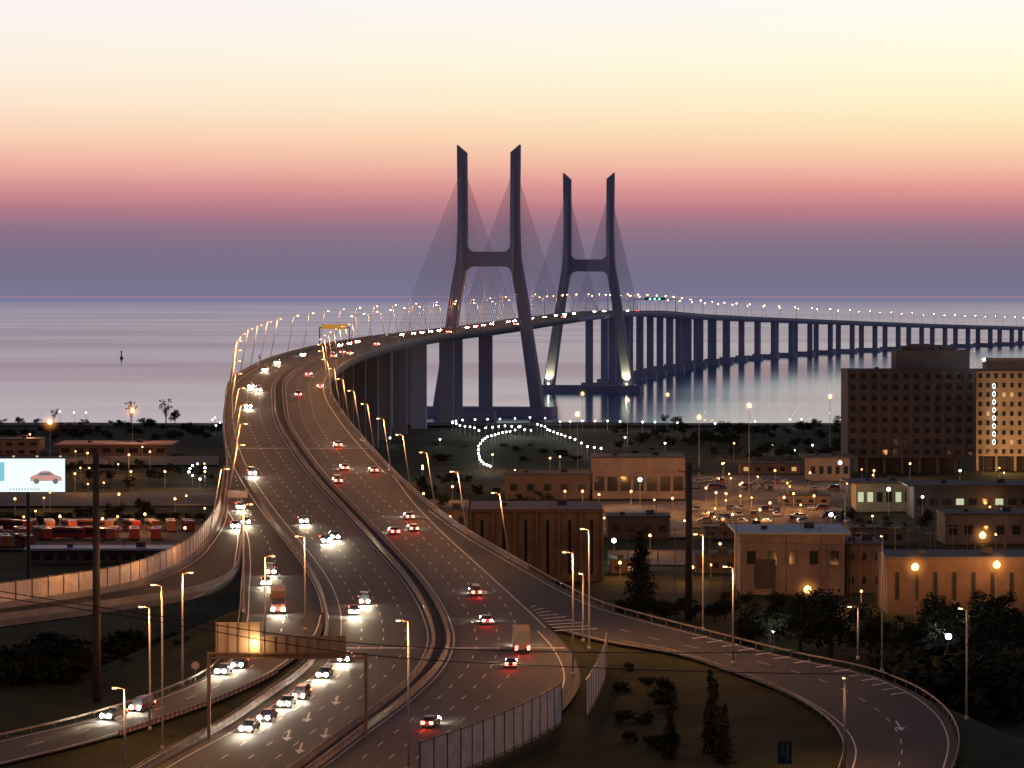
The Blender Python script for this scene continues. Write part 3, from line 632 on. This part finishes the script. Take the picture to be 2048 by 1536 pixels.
def billboard():
    Y=760; x,_,zb=at_Y(62,985,Y); zt=at_Y(62,916,Y)[2]; g=gz(x,Y); xp=at_Y(52,0,Y)[0]; o=empty('billboard',(xp,Y,g),0,'large lit billboard with a picture of a car at the far left','billboard'); O=(xp,Y,g)
    MB().cyl((xp,Y+.5,g-1),(xp,Y+.5,zb),.5,.4,10).build('pole',dark,o,O)
    xl,xr=at_Y(-40,0,Y)[0],at_Y(128,0,Y)[0]
    MB().box(((xl+xr)/2,Y+.3,(zb+zt)/2),(xr-xl,.5,zt-zb)).build('frame',dark,o,O)
    pf=MB().box(((xl+xr)/2,Y-.01,(zb+zt)/2),(xr-xl-.3,.1,zt-zb-.3)).build('poster',emis('poster_glow',(.80,.95,.92),1.15),o,O)
    xb=at_Y(8,0,Y)[0]; MB().box(((xl+xb)/2,Y-.09,(zb+zt)/2+.8),(xb-xl-.6,.04,(zt-zb)*.55)).build('printed_block',emis('poster_blue',(.25,.65,.75),.9),pf,O)
    cx,cz=at_Y(92,955,Y)[0],at_Y(92,957,Y)[2]
    prof=[(-3.4,-.6),(-3.5,.2),(-3.1,.55),(-2.3,.85),(-1.3,1.5),(-.2,1.75),(.9,1.6),(2.1,.8),(3.1,.5),(3.5,.1),(3.5,-.5)]
    MB().prism([(cx+a,cz+b_) for a,b_ in prof],Y-.12,Y-.08).build('printed_car',emis('poster_red',(.60,.30,.25),1),pf,O)
    mw=MB()
    for dx in (-2.1,2.1): mw.cyl((cx+dx,Y-.16,cz-.6),(cx+dx,Y-.12,cz-.6),.62,.62,14)
    mw.prism([(cx-1.9,cz+.65),(cx-1.0,cz+1.3),(cx+.8,cz+1.35),(cx+1.6,cz+.75)],Y-.16,Y-.13); mw.build('printed_wheels',emis('poster_dark',(.2,.2,.22),.8),pf,O)
    mt=MB()
    for k in range(11): mt.box((xl+6.4+k*.62,Y-.1,zb+.75),(.36,.04,.3))
    mt.build('printed_lines',emis('poster_grey',(.45,.5,.5),.7),pf,O)
    for k in range(4): MB().box((xl+2+k*(xr-xl-3)/3,Y-1.0,zt+.4),(.5,.4,.3)).build('flood_lamp',em_winw,o,O)
billboard()
# ---------------------------------------------------------------- buildings
BW={}
def bmat(c):
    k=tuple(c)
    if k not in BW: BW[k]=mat('wall_render',c,.9,0,1,.18,tuple(x*.5 for x in c),.1,None,10)
    return BW[k]
roofm=mat('roof_dark',(.07,.06,.058),.8,0,.5,.3)
def bld(name,label,px0,px1,pb,pt,depth,wall,cols=0,rows=0,lit=.1,ww=.55,wh=.5,rz=0,z=3.,fins=False,roofcol=None,over=0,gf=0,winm=None,base=0,fw=.35):
    a=at_z((px0+px1)/2,pb,z); Y=a[1]; sc=F/Y; w=(px1-px0)/sc; h=at_Y(0,pt,Y)[2]-z
    o=empty(name,(a[0],Y,z),rz,label,'building')
    b0=base
    MB().box((0,depth/2,(h+b0)/2 - (0 if b0 else .5)),(w,depth,h-b0+(0 if b0 else 1))).build('wall',bmat(wall),o)
    if b0:
        for i in range(max(3,int(w/6))+1): MB().box((-w/2+.6+i*(w-1.2)/max(3,int(w/6)),1.2,b0/2-.5),(.9,.9,b0+1)).build('column',bmat(wall),o)
        MB().box((0,depth*.6,b0/2-.5),(w*.8,depth*.6,b0+1)).build('lobby',roofm,o)
    r=MB().box((0,depth/2,h+.2),(w+.5+over,depth+.5+over,.5)).build('roof',roofcol or roofm,o)
    MB().box((w*.2,depth*.55,h+1.0),(2.2,2.0,1.2)).box((-w*.25,depth*.4,h+.8),(1.4,1.4,.8)).cyl((w*.1,depth*.3,h),(w*.1,depth*.3,h+2.6),.06,.06,5).build('roof_unit',roofm,r)
    if cols*rows>0:
        cw=w/cols; rh=(h-b0-gf)/rows
        for j in range(rows):
            for i in range(cols):
                xx=-w/2+cw*(i+.5); zz=b0+gf+rh*(j+.5); L_=random.random()<lit
                key=(round(cw,3),round(rh,3),L_,ww,wh)
                if key not in BW:
                    m=MB(); m.box((0,-.03,0),(cw*ww+.2,.14,rh*wh+.2),0,1).box((0,-.09,0),(cw*ww,.1,rh*wh),0,0); ob=m.build('window',[(winm or em_win) if L_ else glass,bmat(tuple(c*.7 for c in wall))],o); BW[key]=ob.data
                else: ob=D.objects.new('window',BW[key]); COL.objects.link(ob); ob.parent=o
                ob.location=(xx,-.02,zz)
        if fins:
            for i in range(cols+1): MB().box((-w/2+cw*i,-.5,(h+b0)/2),(fw,1.2,h-b0)).build('fin',bmat(wall),o)
            for j in range(rows+1): MB().box((0,-.3,b0+rh*j),(w,.7,.18)).build('floor_band',bmat(wall),o)
    return o,w,h
AB=(.125,.11,.115)
hb,hw,hh=bld('apartment_block','tall dark apartment block with vertical fins at the right',1695,1950,948,742,26,AB,12,8,.0,.42,.45,fins=True,base=6,fw=.28)
MB().box((hw*.18,13,hh+3.8),(hw*.58,16,7.4)).build('penthouse',bmat(AB),hb)
MB().box((hw*.1,11,hh+8.6),(hw*.2,8,2.2)).box((hw*.3,11,hh+8.1),(hw*.1,8,1.4)).box((-hw*.02,11,hh+8.2),(hw*.07,6,1.6)).build('plant_room',bmat(AB),hb)
wb,ww_,wh_=bld('hotel_wing','lit tan hotel wing with rows of small square windows at the right edge',1952,2110,942,742,22,(.36,.26,.18),10,9,.04,.42,.48,base=5.5)
MB().box((0,10,wh_+2.4),(ww_*.7,12,4.4)).build('penthouse',bmat((.36,.26,.18)),wb)
for xx,zz,ee in ((-7,5,8000),(6,6,6000),(-4,26,5000)): 
    plight('facade_fill',ee,(1,.55,.22),(xx,-15,zz),wb,.6)  # added fill points without fittings, warming the wing facade
ns=MB()
for k in range(8):
    a=at_Y(1988,772+k*16,wb.location[1]-1.2); t_=[(a[0]+.5*math.cos(q),a[2]+.9*math.sin(q)) for q in np.linspace(0,2*math.pi,14)[:-1]]
    for (p,q) in zip(t_,t_[1:]+t_[:1]): ns.cyl((p[0],a[1],p[1]),(q[0],a[1],q[1]),.09,.09,5)
ns.build('vertical_neon_sign',em_neon,wb,tuple(wb.location))
bld('low_building','low pinkish building with a dark window band behind the car park',1185,1370,1000,916,22,(.27,.205,.175),7,1,.0,.75,.28,gf=-3)
bld('warehouse','tan industrial hall with vertical columns just right of the viaduct',942,1205,1165,1022,30,(.27,.17,.09),6,1,.0,.12,.75,fins=True,roofcol=mat('roof_rust',(.18,.09,.07),.8,0,.3,.4))
bo,bw_,bh_=bld('office_building','flat roofed beige office block with a pale blue roof right of the dark pole',1482,1690,1190,1068,24,(.24,.18,.155),5,1,.0,.4,.28,roofcol=mat('roof_blue',(.22,.28,.34),.6,0,.2,.3),over=2,gf=3)
MB().box((-bw_*.27,-.1,4.6),(4.6,.3,6.5)).build('loading_door',roofm,bo)
for xx in (-.48,-.05,.3,.48): MB().box((bw_*xx,-.35,bh_/2),(.6,.6,bh_)).build('pilaster',bmat((.24,.18,.155)),bo)
bld('office_annexe','lower wing attached right of the beige office block',1692,1765,1185,1090,20,(.15,.11,.09),3,2,.0,.3,.3)
bld('workshop','long low workshop behind the orange lamps at the right edge',1775,2080,1225,1118,20,(.11,.075,.06),8,1,.0,.2,.5)
bld('shed','grey shed at the right edge behind the workshop',1890,2080,1090,1030,18,(.16,.135,.12),6,1,.0,.5,.3)
bld('terminal_hall','long flat roofed hall with lit canopy left of the hotel forecourt',1712,1825,1022,966,16,(.30,.29,.22),6,1,.5,.6,.35,over=5,winm=em_winw)
bld('terminal_hall','long dark flat roofed hall in front of the hotel wing',1828,2090,1035,972,20,(.10,.095,.095),10,1,.1,.6,.2,over=4,winm=em_winw)
bld('canopy_building','pale flat canopy building left of the hotel base',1618,1700,965,915,18,(.30,.21,.15),5,1,.1,.5,.3,over=4)
bld('low_building','small flat roofed house among the trees at bottom right',1845,1975,1300,1258,9,(.11,.09,.08),4,1,.0,.4,.4)
bld('low_building','long low hall with pink lit roof in the left background',118,335,912,890,30,(.18,.12,.10),8,1,.0,.6,.4,over=3,roofcol=mat('roof_pink',(.36,.21,.18),.8,0,.3,.3))
bld('low_building','small pale building at the left edge below the shore',-40,78,912,880,18,(.2,.14,.11),5,2,.0,.5,.4)
bld('low_building','small low house on the left shore',95,185,868,852,12,(.1,.08,.08),4,1,.0,.5,.4)
bld('depot_shed','long narrow depot shed with pale blue roof behind the left noise barrier',58,372,1128,1100,9,(.1,.09,.09),12,1,.0,.6,.4,over=2,roofcol=mat('roof_pale_blue',(.22,.25,.36),.5,0,.2,.3))
bld('low_building','low warehouse left of the pinkish building beyond the viaduct',1010,1180,1000,950,20,(.14,.10,.085),5,1,.0,.4,.25)
bld('low_building','narrow low building beside the car park behind the cypress',1215,1340,1080,1035,14,(.12,.085,.07),4,1,.0,.5,.3)
bld('shed','small dark shed between the dark power pole and the office block',1392,1472,1150,1112,10,(.11,.08,.065),3,1,.0,.4,.3)
bld('shed','small shed left of the dark power pole below the narrow building',1222,1300,1150,1122,9,(.13,.09,.07),3,1,.3,.4,.3)
bld('shed','low grey shed just above the office annexe',1700,1812,1090,1058,12,(.13,.115,.105),4,1,.0,.4,.3)
bld('low_building','thin low building at the back edge of the car park',1480,1600,948,928,9,(.16,.12,.095),5,1,.2,.4,.4)
bld('low_building','long low block along the front edge of the car park',1410,1560,1078,1056,9,(.17,.13,.11),6,1,.1,.4,.3)
bld('low_building','small flat block in the middle of the car park',1560,1660,1012,992,10,(.20,.16,.13),4,1,.1,.4,.3)
bld('low_building','small block against the foot of the viaduct left of the tan hall',862,934,1062,1022,12,(.14,.1,.08),3,1,.2,.4,.4)
def mast_(px,pt,pb):
    a=at_z(px,pb,3.); h=at_Y(px,pt,a[1])[2]-3; o=empty('steel_mast',(a[0],a[1],3.),0,'thin unlit steel mast among the buildings in the right hand yards','mast','thin masts in the right hand yards')
    MB().cyl((0,0,-.5),(0,0,h),.14,.09,6).build('pole',gant,o); MB().box((0,0,h-.6),(2.6,.16,.16)).build('crossarm',gant,o)
for q in ((1316,1040,1190),(1350,1055,1190),(1420,1040,1195),(1445,1050,1190),(1472,1035,1200),(1702,1040,1195),(1722,1060,1200),(1750,1045,1190),(1790,1050,1215),(1840,1010,1110),(1870,1000,1100),(1935,1040,1130),(1255,1060,1190),(1312,965,1080),(1560,925,1010),(1610,930,1010),(1690,990,1060),(2010,1040,1140),(1640,1050,1190),(1905,1050,1200),(1860,1060,1200),(1815,1055,1200)): mast_(*q)
# ---------------------------------------------------------------- car parks / streets
asphc=mat('asphalt_city',(.10,.072,.056),.9,0,1,.08,(.03,.025,.021),0,None,10)
def patch(name,px0,py0,px1,py1,dz,m):
    a=at_z(px0,py1,3.6); b_=at_z(px1,py1,3.6); c=at_z(px1,py0,3.6); d=at_z(px0,py0,3.6)
    z=3.62+dz; return tag(MB().add([(p[0],p[1],z) for p in (a,b_,c,d)],[(0,1,2,3)]).build(name,m),kind='structure')
patch('car_park',1380,950,1700,1055,0,asphc); patch('forecourt',1200,1002,1379,1075,0.0,asphc); patch('bus_depot_yard',-150,1050,410,1100,0,asphc); patch('street',-200,912,438,930,0,asphc); patch('street',-200,985,438,1012,0,asphc)
patch('street',1215,1100,1480,1130,0,asphc); patch('street',840,1000,938,1020,0,asphc)
patch('promenade',-300,846,1690,851,0,asphc)
k=0
for py in (966,979,1022,1034,1045):
    for px in range(1392,1695,15):
        if random.random()<.4:
            a=at_z(px+random.uniform(-6,6),py+random.uniform(-3,3),3.62); dup(cars[k%4],(a[0],a[1],3.63),random.choice((0,math.pi,1.57))+random.uniform(-.25,.25),'small parked car in the lamp-lit car park beside the hotel','cars parked in the lamp-lit car park',skip=('headlight_beam','headlight','taillight')); k+=1
busr=bus_proto(paintm('bus_red',(.22,.025,.02))); bust=bus_proto(paintm('bus_orange',(.24,.07,.035)))
for py,r_ in ((1062,range(-20,400,40)),(1078,range(-5,330,46)),(1093,range(-30,60,40))):
    for px in r_:
        a=at_z(px+random.uniform(-5,5),py,3.62); dup(random.choice((busr,busr,bust)),(a[0],a[1],3.63),random.choice((1.2,.4,.2,.1))+random.uniform(-.1,.1),'red bus parked in the depot yard behind the left noise barrier','red buses parked in the depot yard')
# ---------------------------------------------------------------- city lamps
def clamp_proto(h,em,r,e,col,name,cat,halo=0):
    o=empty(name); MB().cyl((0,0,-.5),(0,0,h-.2),.11,.07,6).build('pole',steel,o); MB().cyl((0,0,h-.25),(0,0,h),.25,.3,8).build('lamp_cap',dark,o)
    MB().ball((0,0,h+r*.8),r,n=12,m=8).build('lamp_globe',em,o,smooth=True); plight('lamp_light',e,col,(0,0,h+r*2+.3),o,.4)
    if halo:
        q=MB().ball((0,0,0),4.9,n=16,m=10).build('lamp_halo',halom,o); q.location=(0,0,h+r*.8); q.scale=(halo,halo,halo)  # added glow ball imitating the bloom around the globe
    return tag(o,None,cat)
mast={}
def city(px,pt,pb,kind,label,group=None):
    a=at_z(px,pb,3.2); h=at_Y(px,pt,a[1])[2]-3.2; h=max(h,3)
    em,r,e,col={'o':(em_big,.7,9500,ORG),'O':(em_big,.85,20000,ORG),'w':(em_w,.33,600,(.8,.95,1)),'W':(em_w,.55,2000,(.85,1,.95)),'s':(em_s,.34,4200,ORG),'t':(em_s,.26,900,ORG)}[kind]
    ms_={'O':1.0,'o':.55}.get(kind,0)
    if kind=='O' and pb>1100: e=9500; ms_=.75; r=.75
    key=(kind,round(h),e); nm={'o':'street_lamp','O':'flood_lamp','w':'park_lamp','W':'flood_lamp','s':'street_lamp','t':'yard_lamp'}[kind]
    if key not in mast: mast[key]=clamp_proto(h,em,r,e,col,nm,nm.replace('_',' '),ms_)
    return dup(mast[key],(a[0],a[1],3.2 if kind!='w' else gz(a[0],a[1])),0,label,group)
for px,pt,pb,lb in ((1165,790,872,'far mast lamp just left of the second high mast'),(1255,803,900,'orange mast lamp above the promenade, second from left'),(1335,792,865,'small orange mast lamp at the shore'),(1155,832,975,'orange mast lamp left of the pinkish building'),(1398,838,955,'orange mast lamp above the car park entrance'),(1498,815,1000,'tallest orange mast lamp in the car park'),(1660,796,912,'orange mast lamp just left of the dark apartment block')):
    city(px,pt,pb,'o',lb)
for px,pt,pb,k_,lb in ((265,825,905,'O','very bright orange flood lamp on the left shore'),(100,848,925,'O','bright orange flood lamp left of the shore lamp'),
 (1830,1140,1235,'O','brightest orange flood lamp in front of the workshop'),(1993,1137,1230,'O','bright orange flood lamp at the right end of the workshop'),(1965,1075,1160,'O','bright orange flood lamp above the workshop roof'),(1615,1185,1215,'O','low orange lamp in front of the office block'),
 (1897,1278,1320,'W','white flood lamp beside the small house at bottom right'),(1280,962,1015,'W','white flood lamp on the front of the pinkish building'),(1680,928,970,'W','white flood lamp by the canopy building'),(1967,722,950,'W','white flood lamp high on the hotel wing roof line'),(1662,1030,1060,'W','white flood lamp at the car park corner'),(1228,1085,1130,'W','white lamp on the side of the tan hall'),(1845,992,1040,'w','white lamp above the dark terminal hall'),(1777,982,1030,'W','white lamp in front of the lit terminal canopy'),(1240,912,940,'w','white lamp at the roof edge of the pinkish building'),(1548,1270,1300,'w','tiny white lamp above the slip road railing'),(1920,942,975,'w','small white lamp at the foot of the hotel wing')):
    city(px,pt,pb,k_,lb)
for (px,py) in ((1412,978),(1432,988),(1452,990),(1480,970),(1540,1010),(1568,998),(1587,990),(1628,995),(1465,1035),(1520,1025),(1130,985),(1165,985),(1198,992),(1262,985),(1100,918),(1120,915),(1445,930),(1550,945),(1620,950),(1748,945),(1468,888),(845,935),(985,910),(1345,1000),(1380,1010),(1030,945),(905,975),(847,990),(1820,930),(1300,1080),(1440,1090),(1240,1130),(1385,1140),(1740,1120),(900,1040)):
    city(px,py,py+28,'s','low orange street lamp among the buildings and car park at right','low orange lamps in the right hand district')
rl_=random.Random(5)
for _ in range(44):
    px=rl_.uniform(1190,2045); py=rl_.choice((rl_.uniform(925,1045),rl_.uniform(925,1045),rl_.uniform(1045,1200))); city(px,py,py+22,'t','tiny orange yard lamp scattered among the right hand yards','tiny yard lamps in the right hand district')
for _ in range(16):
    px=rl_.uniform(0,430); py=rl_.uniform(880,1040); city(px,py,py+22,'t','tiny orange yard lamp scattered in the left hand yards','tiny yard lamps in the left hand district')
for (px,py) in ((175,908),(258,912),(300,905),(410,940),(238,990),(262,940),(60,870),(150,945),(350,1000),(100,985),(30,1000),(205,1040),(330,940),(290,1030),(120,1035),(370,1060)):
    city(px,py,py+38,'s','low orange street lamp in the left hand district','low orange lamps in the left hand district')
arcs=[[(905,855),(912,850),(925,845),(950,842),(975,838),(1000,838),(1030,836),(1060,835),(1090,836)],[(905,852),(920,862),(940,866),(958,872),(985,868),(1010,865),(1037,868),(1062,873)],[(1075,862),(1090,868),(1100,873),(1115,880),(1130,885),(1150,890),(1175,900),(1202,902)],
[(980,932),(968,928),(960,920),(957,910),(957,898),(965,890),(975,885),(990,882),(1005,878),(1020,875),(1040,868)],[(1120,855),(1140,855),(1165,852),(1190,852),(1215,850),(1240,850),(1285,848),(1310,846),(1355,846)]]
dots=[(1430,845),(1510,842),(1580,840),(1603,840),(845,935),(880,887),(780,883),(1545,890),(1625,890),(1590,900),(1330,892),(1250,885)]
for i,A in enumerate(arcs):
    dots+=A
    if i in (1,2,3): dots+=[((a[0]+b[0])/2,(a[1]+b[1])/2) for a,b in zip(A[:-1],A[1:])]
for px,py in dots: city(px,py,py+16,'w','white globe lamp along the park paths right of the viaduct','white globe lamps in the right hand park')
for px,py in ((380,940),(385,932),(395,928),(385,955),(400,962),(378,948),(410,938),(430,835),(440,845),(425,840),(432,850)): city(px,py,py+16,'w','white globe lamp just left of the viaduct','white globe lamps left of the viaduct')
for px,py in ((120,828),(148,826),(172,826)): city(px,py,py+18,'w','small white lamp on the left shore','small white lamps on the left shore')
for o in mast.values(): killtree(o)
# ---------------------------------------------------------------- trees
def tree_mesh(kind,seed):
    rnd=random.Random(seed); tr=MB(); cr_=MB()
    if kind=='round':
        tr.cyl((0,0,-.5),(0,0,3.2),.28,.18,7)
        cl=[]
        for k in range(11):
            a=rnd.uniform(0,6.28); rr=rnd.uniform(.6,3.0); z=rnd.uniform(2.6,7.2); c=(rr*math.cos(a),rr*math.sin(a),z); cl.append((c,rnd.uniform(1.1,1.9))); tr.cyl((0,0,2.0),c,.12,.04,5)
    elif kind=='cone':
        tr.cyl((0,0,-.5),(0,0,8),.22,.05,6); cl=[((rnd.uniform(-.25,.25),rnd.uniform(-.25,.25),.8+k*.62),1.6*(1-k/15)+.12) for k in range(14)]
    elif kind=='bush':
        tr.cyl((0,0,-.3),(0,0,1),.12,.08,5); cl=[]
        for k in range(7):
            a=rnd.uniform(0,6.28); c=(rnd.uniform(0,1.6)*math.cos(a),rnd.uniform(0,1.6)*math.sin(a),rnd.uniform(.5,1.9)); cl.append((c,rnd.uniform(.7,1.1))); tr.cyl((0,0,.3),c,.06,.03,4)
    else:
        tr.cyl((0,0,-.5),(0,0,4),.2,.12,6); cl=[]
        for k in range(26):
            a=rnd.uniform(0,6.28); z0=rnd.uniform(1.5,4); l=rnd.uniform(1.5,3.4); e=(l*.6*math.cos(a),l*.6*math.sin(a),z0+l); tr.cyl((0,0,z0),e,.06,.02,4)
            if k%2: cl.append((e,.5))
    for c,r in cl:
        for _ in range(int(85*r) if kind!='bare' else 10):
            v=np.array([rnd.gauss(0,1) for _ in range(3)]); v/=np.linalg.norm(v); p=np.array(c)+v*r*rnd.uniform(.35,1.08)
            u=np.array([rnd.gauss(0,1) for _ in range(3)]); u/=np.linalg.norm(u); w=np.cross(u,v); w/=np.linalg.norm(w)+1e-6; s_=rnd.uniform(.16,.34)
            cr_.add([p-u*s_,p+w*s_*.6,p+u*s_,p-w*s_*.6],[(0,1,2,3)])
    o=empty({'round':'broadleaf_tree','cone':'cypress_tree','bush':'bush','bare':'bare_tree'}[kind]); tr.build('trunk',bark,o); cr_.build('crown',leaf,o); return tag(o,None,'bush' if kind=='bush' else 'tree')
TR={k:[tree_mesh(k,i+hash_) for i in range(3)] for k,hash_ in (('round',10),('cone',20),('bush',30),('bare',40))}
def tree(px,pb,pt,kind,label,group=None,z=None,road=False,wide=1):
    a=on_road(px,pb) if road else at_z(px,pb,z if z is not None else 3.); g=gz(a[0],a[1]); h=at_Y(px,pt,a[1])[2]-g; s_=max(h,1)/{'round':8.8,'cone':9.6,'bush':2.9,'bare':7}[kind]
    return dup(random.choice(TR[kind]),(a[0],a[1],g-.15*s_),random.uniform(0,6.28),label,group,scale=(s_*wide,s_*wide,s_))
tree(1283,1205,1052,'cone','tallest dark cypress left of the dark power pole',wide=1.35)
tree(1330,848,826,'round','dark tree on the left tip of the right hand park')
tree(332,845,795,'bare','thin bare tree standing against the water at left'); tree(350,848,815,'round','low leafy tree beside the bare tree on the left shore'); tree(108,850,815,'bare','thin bare tree on the far left shore'); tree(262,848,800,'bare','bare tree behind the bright shore lamp')
tree(288,1045,985,'round','round dark tree in the field right of the thick power pole'); tree(228,1048,1000,'round','smaller dark tree beside the thick power pole')
tree(1425,1500,1330,'cone','pointed dark conifer in the grass triangle, right one',road=True); tree(1340,1510,1395,'cone','pointed dark conifer in the grass triangle, left one',road=True); tree(1448,1520,1400,'cone','small conifer at the bottom of the grass triangle',road=True)
for px in range(1480,2060,20):
    tree(px,1300+random.uniform(-60,28),1185+random.uniform(-20,55),'round','dark broadleaf tree in the belt behind the slip road railing','dark tree belt behind the slip road',wide=1.35)
for px in range(1250,1480,20):
    tree(px,1243+random.uniform(-14,8),1190+random.uniform(-15,20),'round','small dark tree in front of the office block yard','small trees between viaduct ramp and office block',wide=1.4)
for px in range(1760,2060,20):
    tree(px,1400+random.uniform(-70,30),1320+random.uniform(-50,20),'bush','dark bush on the slope at the far right','bushes on the far right slope',z=5,wide=1.2)
for px in range(1230,1690,8):
    pb=random.choice((866,885,908))+random.uniform(-8,14)
    tree(px,pb,pb-random.uniform(16,34),'round','low dark tree in the shore park','low trees in the right hand park',wide=1.6)
for px,pb in ((1005,905),(1030,910),(1060,905),(1090,915),(1120,918),(1045,925),(1150,925),(870,900),(885,925),(930,905)):
    tree(px,pb,pb-random.uniform(14,22),'bush','low dark shrub between the lamp-lined park paths','shrubs between the lamp-lined park paths',wide=2.2)
for px in range(-10,440,12):
    pb=random.uniform(850,885); tree(px,pb,pb-random.uniform(12,26),'round','low dark tree on the left bank','low trees on the left bank',wide=1.8)
for px in range(0,440,20):
    pb=random.uniform(935,980); tree(px,pb,pb-random.uniform(16,34),'round','dark tree beyond the bus depot','trees beyond the bus depot',wide=1.3)
for px in range(-10,400,24):
    pb=random.uniform(1030,1050); tree(px,pb,pb-random.uniform(12,22),'bush','dark hedge shrub at the back of the bus depot yard','hedge shrubs behind the bus depot',wide=1.6)
for k in range(26):
    px=random.uniform(840,1220); pb=random.uniform(965,1015); tree(px,pb,pb-random.uniform(16,30),'round','dark tree between the viaduct and the low halls','trees between viaduct and low halls',wide=1.4)
for k in range(18):
    px=random.uniform(1690,2050); pb=random.uniform(1040,1070); tree(px,pb,pb-random.uniform(16,30),'round','dark tree below the terminal halls','trees below the terminal halls',wide=1.3)
for k in range(14):
    px=random.uniform(1235,1345); pb=random.uniform(1330,1500)
    tree(px,pb,pb-random.uniform(10,22),'bush','low shrub on the grass between the carriageway and slip road','low shrubs in the grass triangle',road=True,wide=1.5)
for k in range(30):
    px=random.uniform(-10,430); pb=random.uniform(1280,1345); tree(px,pb,pb-random.uniform(14,32),'bush','dark shrub on the bank below the left ramp','shrubs below the left ramp',z=6,wide=1.5)
for v_ in TR.values():
    for o in v_: killtree(o)
for o in cars+[trk,trkw,busr,bust,LP,LPR,LPM,LPF]: killtree(o)
def buoy(px,pb,pt,label):
    a=at_z(px,pb,0); h=at_Y(px,pt,a[1])[2]; o=empty('buoy',a,0,label,'buoy'); MB().cyl((0,0,-.5),(0,0,h*.3),h*.22,h*.18,10).build('float',dark,o); MB().cyl((0,0,h*.3),(0,0,h*.85),h*.08,h*.05,8).ball((0,0,h*.9),h*.12).build('mast',dark,o)
buoy(243,718,702,'dark channel buoy on the water at left'); buoy(519,716,708,'tiny dark buoy on the water just left of the viaduct')
